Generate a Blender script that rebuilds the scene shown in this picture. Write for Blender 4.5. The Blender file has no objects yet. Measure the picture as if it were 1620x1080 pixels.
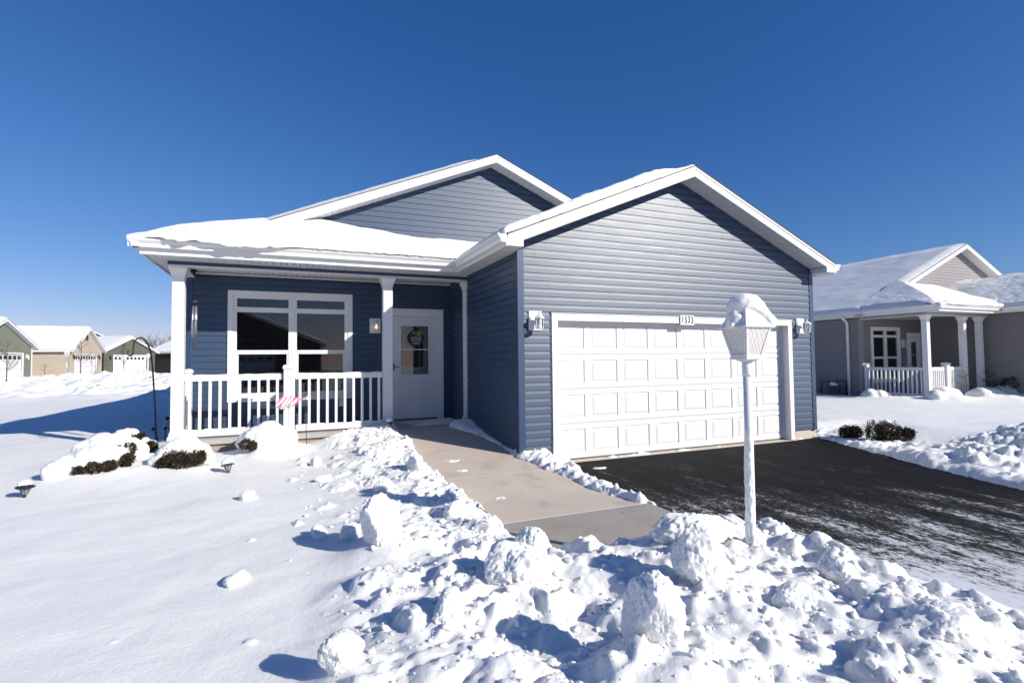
import bpy, bmesh, math, random
import numpy as np
from mathutils import Vector, Matrix

sc = bpy.context.scene
col = sc.collection
rad = math.radians

# ------------------------------------------------------------------ camera
def add_camera():
    y, p, r = rad(23.109), rad(2.155), rad(-0.643)
    F = Vector((math.sin(y)*math.cos(p), math.cos(y)*math.cos(p), math.sin(p)))
    R = Vector((math.cos(y), -math.sin(y), 0)); U = R.cross(F)
    R2 = math.cos(r)*R + math.sin(r)*U
    U2 = -math.sin(r)*R + math.cos(r)*U
    cd = bpy.data.cameras.new('camera'); cam = bpy.data.objects.new('camera', cd); col.objects.link(cam)
    M = Matrix((R2, U2, -F)).transposed().to_4x4(); M.translation = Vector((-3.063, -6.932, 1.525))
    cam.matrix_world = M
    cd.sensor_width = 36; cd.lens = 820/1620*36; cd.clip_start = .05; cd.clip_end = 3000
    sc.camera = cam
add_camera()

# ------------------------------------------------------------------ light
SUN_AZ = 38.0      # degrees to the right of the camera-side normal of the house front
SUN_EL = 26.5
world = bpy.data.worlds.new('World'); sc.world = world; world.use_nodes = True
wn = world.node_tree; bg = wn.nodes['Background']
sky = wn.nodes.new('ShaderNodeTexSky'); sky.sky_type = 'NISHITA'; sky.sun_disc = False
sky.sun_elevation = rad(SUN_EL); sky.sun_rotation = rad(180-SUN_AZ)
sky.air_density = 1.0; sky.dust_density = 0.2; sky.ozone_density = 2.0; sky.altitude = 200
sep = wn.nodes.new('ShaderNodeSeparateColor'); com = wn.nodes.new('ShaderNodeCombineColor'); wn.links.new(sky.outputs[0], sep.inputs[0])
for ch, (k_, p_) in enumerate(((.245, 1.42), (.542, 1.014), (1.18, .818))):       # colour grade of the clear winter sky
    mn = wn.nodes.new('ShaderNodeMath'); mn.operation = 'MINIMUM'; mn.inputs[1].default_value = 12; wn.links.new(sep.outputs[ch], mn.inputs[0])
    pw_ = wn.nodes.new('ShaderNodeMath'); pw_.operation = 'POWER'; pw_.inputs[1].default_value = p_; wn.links.new(mn.outputs[0], pw_.inputs[0])
    ml = wn.nodes.new('ShaderNodeMath'); ml.operation = 'MULTIPLY'; ml.inputs[1].default_value = k_; wn.links.new(pw_.outputs[0], ml.inputs[0]); wn.links.new(ml.outputs[0], com.inputs[ch])
wn.links.new(com.outputs[0], bg.inputs[0]); bg.inputs[1].default_value = 0.1
sd = bpy.data.lights.new('sun', 'SUN'); sun = bpy.data.objects.new('sun', sd); col.objects.link(sun)
sd.energy = 5.0; sd.angle = rad(0.5); sd.color = (1.0, .94, .855)
sv = Vector((math.sin(rad(SUN_AZ))*math.cos(rad(SUN_EL)), -math.cos(rad(SUN_AZ))*math.cos(rad(SUN_EL)), math.sin(rad(SUN_EL))))
sun.rotation_euler = sv.to_track_quat('Z', 'Y').to_euler(); sun.location = sv*40
sc.view_settings.view_transform = 'Standard'; sc.view_settings.look = 'None'
sc.view_settings.exposure = 0.30; sc.view_settings.gamma = 1

# ------------------------------------------------------------------ noise
def hash2(ix, iy, seed):
    h = (ix.astype(np.int64)*374761393 + iy.astype(np.int64)*668265263 + seed*1442695041) & 0x7fffffff
    h = ((h ^ (h >> 13))*1274126177) & 0x7fffffff
    return ((h ^ (h >> 16)) & 0xffff)/65535.0
def vnoise(x, y, seed=0):
    ix = np.floor(x); iy = np.floor(y); fx = x-ix; fy = y-iy
    u = fx*fx*fx*(fx*(fx*6-15)+10); v = fy*fy*fy*(fy*(fy*6-15)+10)
    a = hash2(ix, iy, seed); b = hash2(ix+1, iy, seed); c = hash2(ix, iy+1, seed); d = hash2(ix+1, iy+1, seed)
    return (a*(1-u)+b*u)*(1-v)+(c*(1-u)+d*u)*v
def fbm(x, y, seed=0, octv=4, lac=2.03, g=.5):
    x = np.asarray(x, float); y = np.asarray(y, float)
    s = 0; a = 1; n = 0
    for k in range(octv):
        s = s+a*(vnoise(x+17.3*k, y-9.1*k, seed+k)-.5)*2; n += a
        x, y = (x*.8+y*.6)*lac, (-x*.6+y*.8)*lac; a *= g
    return s/n
def vnoise3(x, y, z, seed=0):
    iz = np.floor(z); fz = z-iz; w = fz*fz*(3-2*fz); o = 0
    ux = np.unique(iz)
    lo = np.zeros_like(x); hi = np.zeros_like(x)
    for k in ux:
        m_ = iz == k; lo[m_] = vnoise(x[m_], y[m_], seed+int(k)*31+7); hi[m_] = vnoise(x[m_], y[m_], seed+int(k+1)*31+7)
    return lo*(1-w)+hi*w
def fbm3(P, f, seed=0, octv=4, g=.5):
    s = 0; a = 1; n = 0; x, y, z = [P[:, i]*f+11.3*i for i in range(3)]
    for k in range(octv):
        s = s+a*(vnoise3(x, y, z, seed+k*5)-.5)*2; n += a; a *= g
        x, y, z = (x*.8+y*.6)*2.03, (-x*.6*.8+y*.64+z*.6)*2.03, (x*.36-y*.48+z*.8)*2.03
    return s/n
def ss(a, b, x):
    t = np.clip((np.asarray(x, float)-a)/(b-a), 0, 1); return t*t*(3-2*t)

# ------------------------------------------------------------------ materials
def new_mat(name):
    m = bpy.data.materials.new(name); m.use_nodes = True
    nt = m.node_tree; b = nt.nodes['Principled BSDF']
    return m, nt, b
def N(nt, t, **k):
    n = nt.nodes.new(t)
    for a, v in k.items():
        if a in n.inputs.keys() if hasattr(n.inputs, 'keys') else False: n.inputs[a].default_value = v
        else: setattr(n, a, v)
    return n
def ramp(nt, src, stops):
    r = nt.nodes.new('ShaderNodeValToRGB'); nt.links.new(src, r.inputs[0])
    while len(r.color_ramp.elements) < len(stops): r.color_ramp.elements.new(.5)
    for e, (p, c) in zip(r.color_ramp.elements, stops):
        e.position = p; e.color = (c[0], c[1], c[2], 1) if not isinstance(c, (int, float)) else (c, c, c, 1)
    return r.outputs[0]
def noise_tex(nt, scale, detail=3, rough=.5, stretch=None, coord='Object'):
    tc = nt.nodes.new('ShaderNodeTexCoord'); o = tc.outputs[coord]
    if stretch:
        mp = nt.nodes.new('ShaderNodeMapping'); mp.inputs['Scale'].default_value = stretch
        nt.links.new(o, mp.inputs[0]); o = mp.outputs[0]
    n = nt.nodes.new('ShaderNodeTexNoise'); n.inputs['Scale'].default_value = scale
    n.inputs['Detail'].default_value = detail; n.inputs['Roughness'].default_value = rough
    nt.links.new(o, n.inputs['Vector']); return n.outputs[0]
def bump(nt, b, h, strength=.3, dist=.01):
    bp = nt.nodes.new('ShaderNodeBump'); bp.inputs['Strength'].default_value = strength; bp.inputs['Distance'].default_value = dist
    nt.links.new(h, bp.inputs['Height']); nt.links.new(bp.outputs[0], b.inputs['Normal']); return bp
def simple(name, c, rough=.5, metal=0, var=.0, vscale=4, bmp=0, bscale=60, spec=.5):
    m, nt, b = new_mat(name)
    b.inputs['Base Color'].default_value = (*c, 1); b.inputs['Roughness'].default_value = rough; b.inputs['Metallic'].default_value = metal
    b.inputs['Specular IOR Level'].default_value = spec
    if var:
        o = noise_tex(nt, vscale, 5, .6)
        nt.links.new(ramp(nt, o, [(.3, [v*(1-var) for v in c]), (.7, [min(1, v*(1+var)) for v in c])]), b.inputs['Base Color'])
    if bmp: bump(nt, b, noise_tex(nt, bscale, 3), bmp, .004)
    return m
def snow_mat(name, tint=(.81, .81, .785), bs=1.0):
    m, nt, b = new_mat(name)
    o = noise_tex(nt, 1.3, 4, .6)
    nt.links.new(ramp(nt, o, [(.3, [v*.975 for v in tint]), (.7, tint)]), b.inputs['Base Color'])
    b.inputs['Roughness'].default_value = .65; b.inputs['Specular IOR Level'].default_value = .25
    b.inputs['Subsurface Weight'].default_value = .6; b.inputs['Subsurface Radius'].default_value = (.9, 1.0, 1.15); b.inputs['Subsurface Scale'].default_value = .022
    a1 = noise_tex(nt, 38, 4, .65); a2 = noise_tex(nt, 240, 2, .6)
    mx = nt.nodes.new('ShaderNodeMath'); mx.operation = 'MULTIPLY_ADD'; mx.inputs[1].default_value = .25
    nt.links.new(a2, mx.inputs[0]); nt.links.new(a1, mx.inputs[2])
    bump(nt, b, mx.outputs[0], .36*bs, .014)
    return m
M = {}
M['snow'] = snow_mat('snow')
M['snow_soft'] = snow_mat('snow_soft', bs=.5)
M['white'] = simple('white_vinyl', (.69, .69, .69), .35, var=.02)
M['white_metal'] = simple('white_aluminium', (.69, .69, .69), .3, var=.02)
M['soffit'] = simple('soffit_vinyl', (.62, .62, .63), .45)
M['door_white'] = simple('door_enamel', (.655, .655, .66), .33, var=.015, bmp=.05, bscale=200)
M['shingle'] = simple('shingle', (.06, .058, .06), .9, var=.4, vscale=30, bmp=.6, bscale=80)
M['dark'] = simple('dark_gap', (.01, .01, .012), .8)
M['black'] = simple('black_plastic', (.018, .017, .016), .45)
M['iron'] = simple('wrought_iron', (.035, .025, .02), .5, var=.5, vscale=20)
M['brown'] = simple('stained_wood', (.08, .035, .02), .6, var=.3)
M['chrome'] = simple('anodised_tube', (.6, .6, .62), .3, metal=.8)
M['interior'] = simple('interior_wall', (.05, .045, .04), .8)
M['blind'] = simple('blind_slats', (.30, .28, .235), .55)
M['bronze'] = simple('bronze', (.12, .09, .06), .35, metal=.9)
M['number'] = simple('number_black', (.015, .015, .015), .5)

def siding_mat(name, c, rough=.42, spec=.5):
    m, nt, b = new_mat(name); b.inputs['Specular IOR Level'].default_value = spec
    o = noise_tex(nt, 1.0, 5, .65, stretch=(1.2, 1.2, 14))
    nt.links.new(ramp(nt, o, [(.25, [v*.9 for v in c]), (.75, [v*1.1 for v in c])]), b.inputs['Base Color'])
    o2 = noise_tex(nt, 2.2, 4, .6, stretch=(1, 1, 5))
    r = nt.nodes.new('ShaderNodeMapRange'); r.inputs['To Min'].default_value = rough-.03; r.inputs['To Max'].default_value = rough+.05
    nt.links.new(o2, r.inputs['Value']); nt.links.new(r.outputs[0], b.inputs['Roughness'])
    g = noise_tex(nt, 30, 3, .6, stretch=(1, 1, 9)); bump(nt, b, g, .06, .002)
    return m
M['blue'] = siding_mat('blue_vinyl', (.021, .049, .100), .45, .62)
M['blue_trim'] = simple('blue_trim', (.020, .048, .105), .40, var=.08, spec=.5)
M['grey_siding'] = siding_mat('grey_vinyl', (.205, .192, .195), .5)
M['grey_trim'] = simple('grey_trim', (.26, .235, .235), .45)

def glass_mat(name, tint=(.9, .95, .95), refl=1.0):
    m = bpy.data.materials.new(name); m.use_nodes = True; nt = m.node_tree; nt.nodes.clear()
    out = nt.nodes.new('ShaderNodeOutputMaterial'); mix = nt.nodes.new('ShaderNodeMixShader')
    tr = nt.nodes.new('ShaderNodeBsdfTransparent'); tr.inputs[0].default_value = (*tint, 1)
    gl = nt.nodes.new('ShaderNodeBsdfGlossy'); gl.inputs['Roughness'].default_value = .01
    fr = nt.nodes.new('ShaderNodeFresnel'); fr.inputs[0].default_value = 1.65
    ad = nt.nodes.new('ShaderNodeMath'); ad.operation = 'MULTIPLY'; ad.inputs[1].default_value = refl; ad.use_clamp = True
    nt.links.new(fr.outputs[0], ad.inputs[0]); nt.links.new(ad.outputs[0], mix.inputs[0])
    nt.links.new(tr.outputs[0], mix.inputs[1]); nt.links.new(gl.outputs[0], mix.inputs[2]); nt.links.new(mix.outputs[0], out.inputs[0])
    return m
M['glass'] = glass_mat('window_glass', (.62, .62, .58), 1.6)
M['clear'] = glass_mat('clear_glass', (.93, .93, .93), 1)
M['dark_glass'] = simple('dark_glass', (.01, .012, .015), .08)

def emit_mat(name, c, s):
    m, nt, b = new_mat(name); b.inputs['Base Color'].default_value = (*c, 1)
    b.inputs['Emission Color'].default_value = (*c, 1); b.inputs['Emission Strength'].default_value = s; return m
M['bulb'] = emit_mat('lit_bulb', (1, .72, .42), 1.8)
M['bulb_off'] = simple('bulb_glass', (.7, .7, .68), .2)

def asphalt_mat():
    m, nt, b = new_mat('asphalt')
    L = nt.links
    fine = noise_tex(nt, 260, 3, .7)
    basec = ramp(nt, fine, [(.3, (.004, .004, .0045)), (.62, (.010, .010, .0105)), (.85, (.04, .04, .04))])
    tc = nt.nodes.new('ShaderNodeTexCoord'); sp = nt.nodes.new('ShaderNodeSeparateXYZ'); L.new(tc.outputs['Object'], sp.inputs[0])
    # more snow towards the street and beside the bank
    g = nt.nodes.new('ShaderNodeMapRange'); gy = nt.nodes.new('ShaderNodeMath'); gy.operation = 'MULTIPLY_ADD'; gy.inputs[1].default_value = .5; L.new(sp.outputs[0], gy.inputs[0]); L.new(sp.outputs[1], gy.inputs[2])
    g.inputs['From Min'].default_value = -.6; g.inputs['From Max'].default_value = -4.4
    g.inputs['To Min'].default_value = -.15; g.inputs['To Max'].default_value = .17; L.new(gy.outputs[0], g.inputs['Value'])
    n1 = noise_tex(nt, 1.7, 10, .78, stretch=(1.8, .42, 1)); n2 = noise_tex(nt, 22, 6, .8, stretch=(1.3, .7, 1))
    a = nt.nodes.new('ShaderNodeMath'); a.operation = 'ADD'; L.new(n1, a.inputs[0]); L.new(g.outputs[0], a.inputs[1])
    a2 = nt.nodes.new('ShaderNodeMath'); a2.operation = 'MULTIPLY_ADD'; a2.inputs[1].default_value = .85; L.new(n2, a2.inputs[0]); L.new(a.outputs[0], a2.inputs[2])
    a3 = nt.nodes.new('ShaderNodeMath'); a3.operation = 'MULTIPLY_ADD'; a3.inputs[1].default_value = .16; L.new(fine, a3.inputs[0]); L.new(a2.outputs[0], a3.inputs[2])
    sb = nt.nodes.new('ShaderNodeMath'); sb.operation = 'SUBTRACT'; sb.inputs[1].default_value = .2; L.new(a3.outputs[0], sb.inputs[0])
    f = ramp(nt, sb.outputs[0], [(.87, 0), (.93, .7), (1.0, .95)])
    haze = ramp(nt, a2.outputs[0], [(.84, 0), (.98, .08), (1.0, .10)])
    mx0 = nt.nodes.new('ShaderNodeMixRGB'); L.new(haze, mx0.inputs[0]); L.new(basec, mx0.inputs[1]); mx0.inputs[2].default_value = (.55, .56, .58, 1)
    mx = nt.nodes.new('ShaderNodeMixRGB'); L.new(f, mx.inputs[0]); L.new(mx0.outputs[0], mx.inputs[1]); mx.inputs[2].default_value = (.68, .7, .74, 1)
    L.new(mx.outputs[0], b.inputs['Base Color']); b.inputs['Roughness'].default_value = .85; b.inputs['Specular IOR Level'].default_value = .12
    ad = nt.nodes.new('ShaderNodeMath'); ad.operation = 'MULTIPLY_ADD'; ad.inputs[1].default_value = 2.0; L.new(f, ad.inputs[0]); L.new(fine, ad.inputs[2])
    bump(nt, b, ad.outputs[0], .5, .004)
    return m
M['asphalt'] = asphalt_mat()
def concrete_mat(name, c):
    m, nt, b = new_mat(name)
    f = noise_tex(nt, 150, 3, .7); l = noise_tex(nt, 2.2, 5, .6)
    c1 = ramp(nt, f, [(.25, [v*.70 for v in c]), (.55, [v*1.0 for v in c]), (.8, [v*1.18 for v in c])]); c2 = ramp(nt, l, [(.28, (.72, .72, .73)), (.45, (.93, .93, .93)), (.7, (1, 1, 1))])
    mx = nt.nodes.new('ShaderNodeMixRGB'); mx.blend_type = 'MULTIPLY'; mx.inputs[0].default_value = 1
    nt.links.new(c1, mx.inputs[1]); nt.links.new(c2, mx.inputs[2]); nt.links.new(mx.outputs[0], b.inputs['Base Color'])
    b.inputs['Roughness'].default_value = .85; bump(nt, b, f, .25, .002); return m
M['concrete'] = concrete_mat('concrete', (.58, .50, .42))
M['concrete_grey'] = concrete_mat('concrete_grey', (.36, .325, .285))
M['block'] = concrete_mat('tan_block', (.38, .30, .26))
M['slab'] = concrete_mat('porch_slab', (.42, .40, .38))

# ------------------------------------------------------------------ mesh helpers
def obj(name, me, mat=None, parent=None):
    o = bpy.data.objects.new(name, me); col.objects.link(o)
    if mat is not None: me.materials.append(mat if not isinstance(mat, str) else M[mat])
    if parent is not None: o.parent = parent
    return o
class MB:
    def __init__(s): s.v = []; s.f = []
    def poly(s, pts, flip=False):
        n = len(s.v); s.v += [tuple(p) for p in pts]; idx = list(range(n, n+len(pts)))
        s.f.append(idx[::-1] if flip else idx)
    def hexa(s, p):   # 4 bottom pts (ccw from above) and 4 top pts
        n = len(s.v); s.v += [tuple(q) for q in p]
        for f in ((3, 2, 1, 0), (4, 5, 6, 7), (0, 1, 5, 4), (1, 2, 6, 5), (2, 3, 7, 6), (3, 0, 4, 7)): s.f.append([n+i for i in f])
        return s
    def box(s, x0, x1, y0, y1, z0, z1):
        return s.hexa([(x0, y0, z0), (x1, y0, z0), (x1, y1, z0), (x0, y1, z0), (x0, y0, z1), (x1, y0, z1), (x1, y1, z1), (x0, y1, z1)])
    def extrude(s, prof, frames, cap=True):
        """prof 2D points, frames: list of callables (a,b)->xyz or (origin, A, B)"""
        n = len(s.v); k = len(prof)
        for (O, A, B) in frames:
            O = Vector(O); A = Vector(A); B = Vector(B)
            for a, b in prof: s.v.append(tuple(O+A*a+B*b))
        for i in range(len(frames)-1):
            for j in range(k):
                a = n+i*k+j; b = n+i*k+(j+1) % k; s.f.append([a, b, b+k, a+k])
        if cap:
            s.f.append([n+j for j in range(k)][::-1]); m = n+(len(frames)-1)*k; s.f.append([m+j for j in range(k)])
        return s
    def tube(s, pts, r, seg=8, cap=True):
        pts = [Vector(p) for p in pts]; n = len(s.v)
        rs = r if isinstance(r, (list, tuple)) else [r]*len(pts)
        ref = None
        for i, p in enumerate(pts):
            t = (pts[min(i+1, len(pts)-1)]-pts[max(i-1, 0)]).normalized()
            if ref is None: ref = t.orthogonal().normalized()
            else:
                ref = (ref-t*ref.dot(t)); ref = ref.normalized() if ref.length > 1e-6 else t.orthogonal().normalized()
            b = t.cross(ref)
            for j in range(seg):
                a = 2*math.pi*j/seg; s.v.append(tuple(p+(ref*math.cos(a)+b*math.sin(a))*rs[i]))
        for i in range(len(pts)-1):
            for j in range(seg):
                a = n+i*seg+j; b2 = n+i*seg+(j+1) % seg; s.f.append([a, b2, b2+seg, a+seg])
        if cap:
            s.f.append([n+j for j in range(seg)][::-1]); m = n+(len(pts)-1)*seg; s.f.append([m+j for j in range(seg)])
        return s
    def lathe(s, prof, c=(0, 0, 0), seg=16, rot=0):
        n = len(s.v); k = len(prof)
        for r, z in prof:
            for j in range(seg):
                a = 2*math.pi*j/seg+rot; s.v.append((c[0]+r*math.cos(a), c[1]+r*math.sin(a), c[2]+z))
        for i in range(k-1):
            for j in range(seg):
                a = n+i*seg+j; b = n+i*seg+(j+1) % seg; s.f.append([a, b, b+seg, a+seg])
        s.f.append([n+j for j in range(seg)][::-1]); m = n+(k-1)*seg; s.f.append([m+j for j in range(seg)])
        return s
    def build(s, name, mat, parent=None, smooth=False, bevel=0, fix=True):
        me = bpy.data.meshes.new(name); me.from_pydata(s.v, [], s.f); me.update()
        if fix:
            bm = bmesh.new(); bm.from_mesh(me); bmesh.ops.recalc_face_normals(bm, faces=bm.faces); bm.to_mesh(me); bm.free()
        if smooth: me.polygons.foreach_set('use_smooth', [True]*len(me.polygons))
        o = obj(name, me, mat, parent)
        if bevel:
            b = o.modifiers.new('bevel', 'BEVEL'); b.width = bevel; b.segments = 2; b.limit_method = 'ANGLE'; b.angle_limit = rad(40)
        return o
def grid_mesh(name, P, mat, parent=None, smooth=True, quads=None):
    """P: array (ny, nx, 3)"""
    ny, nx = P.shape[:2]
    me = bpy.data.meshes.new(name)
    co = np.ascontiguousarray(P.reshape(-1, 3), dtype=np.float32)
    ii = np.arange(ny*nx).reshape(ny, nx)
    q = np.stack([ii[:-1, :-1], ii[:-1, 1:], ii[1:, 1:], ii[1:, :-1]], -1).reshape(-1, 4)
    if quads is not None: q = q[quads.reshape(-1)]
    me.vertices.add(len(co)); me.vertices.foreach_set('co', co.ravel())
    me.loops.add(q.size); me.loops.foreach_set('vertex_index', q.ravel().astype(np.int32))
    me.polygons.add(len(q)); me.polygons.foreach_set('loop_start', np.arange(0, q.size, 4, dtype=np.int32))
    me.polygons.foreach_set('loop_total', np.full(len(q), 4, dtype=np.int32))
    me.update(calc_edges=True); me.validate()
    if smooth: me.polygons.foreach_set('use_smooth', np.ones(len(me.polygons), dtype=bool))
    return obj(name, me, mat, parent)
def tag(o, label=None, cat=None, group=None, kind=None):
    if label: o['label'] = label
    if cat: o['category'] = cat
    if group: o['group'] = group
    if kind: o['kind'] = kind
    return o
def empty(name, loc=(0, 0, 0), rz=0, parent=None):
    o = bpy.data.objects.new(name, None); col.objects.link(o); o.location = loc; o.rotation_euler = (0, 0, rz)
    o.empty_display_size = .2
    if parent is not None: o.parent = parent
    return o
def kids(o): return [c for c in bpy.data.objects if c.parent == o]
def copy_tree(o, parent=None):
    c = o.copy(); col.objects.link(c)
    if parent is not None: c.parent = parent
    for ch in kids(o): copy_tree(ch, c)
    return c

# ------------------------------------------------------------------ siding
COURSE = .1162
PROF = [(.0165, 0.0), (.0120, .066), (.0082, .090), (.0062, COURSE-.005)]    # dutch lap: out, up
def siding(mb, axis, fixed, sign, z0, z1, xr, holes=(), seed=0, seam=True):
    """axis 'x' (wall runs along x at y=fixed, outward sign*y) or 'y'. xr(z)->(a,b)"""
    rnd = random.Random(seed)
    def P(a, out, z):
        return (a, fixed+sign*out, z) if axis == 'x' else (fixed+sign*out, a, z)
    z = z0
    while z < z1-1e-4:
        lv = [(o, h) for o, h in PROF if z+h <= z1+1e-6]
        if z+PROF[-1][1] > z1+1e-6: 
            lv.append((.006, z1-z))
        seamx = rnd.uniform(*xr(z+.01)) if seam else 1e9
        cuts = sorted(set([round(z+h, 5) for o, h in lv]+[round(v, 5) for hh in holes for v in (hh[2], hh[3]) if z+1e-4 < v < z+lv[-1][1]-1e-4]))
        hs = [h+z for o, h in lv]; os_ = [o for o, h in lv]
        for c0, c1 in zip(cuts[:-1], cuts[1:]):
            zm = (c0+c1)/2; o0 = np.interp(c0, hs, os_); o1 = np.interp(c1, hs, os_)
            (a0, b0), (a1, b1) = xr(c0), xr(c1)
            segs = [[0., 1.]]
            hl = [(h[0], h[1]) for h in holes if h[2] < zm < h[3]]
            pieces = [(None, None)]
            cur = [(-1e9, 1e9)]
            for ha, hb in hl:
                nxt = []
                for u, w in cur:
                    if hb <= u or ha >= w: nxt.append((u, w)); continue
                    if ha > u: nxt.append((u, ha))
                    if hb < w: nxt.append((hb, w))
                cur = nxt
            for u, w in cur:
                for uu, ww, dx in (((u, min(w, seamx), 0), (max(u, seamx), w, .0016)) if seam else ((u, w, 0),)):
                    pa0, pb0 = max(a0, uu), min(b0, ww); pa1, pb1 = max(a1, uu), min(b1, ww)
                    if pb0-pa0 < .002 and pb1-pa1 < .002: continue
                    pb0 = max(pb0, pa0); pb1 = max(pb1, pa1)
                    mb.poly([P(pa0, o0+dx, c0), P(pb0, o0+dx, c0), P(pb1, o1+dx, c1), P(pa1, o1+dx, c1)])
                    if abs(c0-z) < 1e-4:
                        mb.poly([P(pa0, 0, c0), P(pb0, 0, c0), P(pb0, o0+dx, c0), P(pa0, o0+dx, c0)])
        z += COURSE
    return mb

def slats(mb, p0, p1, q0, q1, pitch=.1, gap=.008, t=.012, up=(0, 0, 1)):
    """soffit planks filling the quad p0-p1 / q0-q1, split along p0->p1"""
    p0, p1, q0, q1 = map(Vector, (p0, p1, q0, q1)); L = max((p1-p0).length, (q1-q0).length); n = max(1, int(L/pitch)); up = Vector(up)*t
    for i in range(n):
        a = (i+gap/pitch/2)/n; b = (i+1-gap/pitch/2)/n
        A = p0.lerp(p1, a); B = p0.lerp(p1, b); C = q0.lerp(q1, b); D = q0.lerp(q1, a)
        mb.hexa([A, B, C, D, A+up, B+up, C+up, D+up])
    return mb

# ------------------------------------------------------------------ roof snow
def snow_patch(name, base, x0, x1, y0, y1, nx, ny, thick, free, parent, seed=0, R=.14, amp=.02, mat='snow', jit=.0, lift=.004, mask=None):
    """free: set of 'L','R','F','B' sides that are open edges (rounded)."""
    xs = np.linspace(x0, x1, nx); ys = np.linspace(y0, y1, ny); X, Y = np.meshgrid(xs, ys)
    d = np.full(X.shape, 9.)
    if 'L' in free: d = np.minimum(d, X-x0)
    if 'R' in free: d = np.minimum(d, x1-X)
    if 'F' in free: d = np.minimum(d, Y-y0)
    if 'B' in free: d = np.minimum(d, y1-Y)
    u = np.clip(d/R, 0, 1); prof = np.sqrt(np.clip(1-(1-u)**2, 0, 1))
    n = fbm(X*1.3, Y*1.3, seed, 4)*amp*1.5+fbm(X*9, Y*9, seed+5, 3)*amp*.35
    T = thick(X, Y) if callable(thick) else thick
    Z = base(X, Y)+lift+np.maximum(0.0, (T+n))*prof
    # ragged outer edge
    jx = fbm(X*7, Y*7, seed+9, 3)*jit*(1-u); 
    P = np.stack([X+jx, Y+jx*.6, Z], -1)
    # bottom ring
    top = P
    o = grid_mesh(name, top, mat, parent)
    return o

# ------------------------------------------------------------------ house
RP = .42                       # roof pitch
def rake(mb_f, mb_s, mb_sh, xpk, zpk, xl, xr, yf, yw, depth=.155, rp=.42):
    """rake fascia at y=yf with soffit back to wall at y=yw. eaves at xl,xr"""
    for sgn, xe in ((-1, xl), (1, xr)):
        run = abs(xe-xpk); ze = zpk-rp*run
        # fascia board
        mb_f.hexa([(xe, yf, ze-depth), (xpk, yf, zpk-depth), (xpk, yf+.025, zpk-depth), (xe, yf+.025, ze-depth),
                   (xe, yf, ze), (xpk, yf, zpk), (xpk, yf+.025, zpk), (xe, yf+.025, ze)])
        # drip edge proud of it
        mb_f.hexa([(xe, yf-.012, ze-.035), (xpk, yf-.012, zpk-.035), (xpk, yf-.001, zpk-.035), (xe, yf-.001, ze-.035),
                   (xe, yf-.012, ze+.004), (xpk, yf-.012, zpk+.004), (xpk, yf-.001, zpk+.004), (xe, yf-.001, ze+.004)])
        # shingle edge
        mb_sh.hexa([(xe, yf-.02, ze+.006), (xpk, yf-.02, zpk+.006), (xpk, yf+.03, zpk+.006), (xe, yf+.03, ze+.006),
                    (xe, yf-.02, ze+.022), (xpk, yf-.02, zpk+.022), (xpk, yf+.03, zpk+.022), (xe, yf+.03, ze+.022)])
        slats(mb_s, (xe, yf+.026, ze-depth+.006), (xpk, yf+.026, zpk-depth+.006), (xe, yw-.004, ze-depth+.006), (xpk, yw-.004, zpk-depth+.006), .13)

GUT = [(0, .0), (0, .125), (-.012, .125), (-.012, .112), (-.105, .112), (-.105, .125), (-.125, .125), (-.125, .105), (-.115, .085), (-.085, .05), (-.078, .0)]

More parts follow.
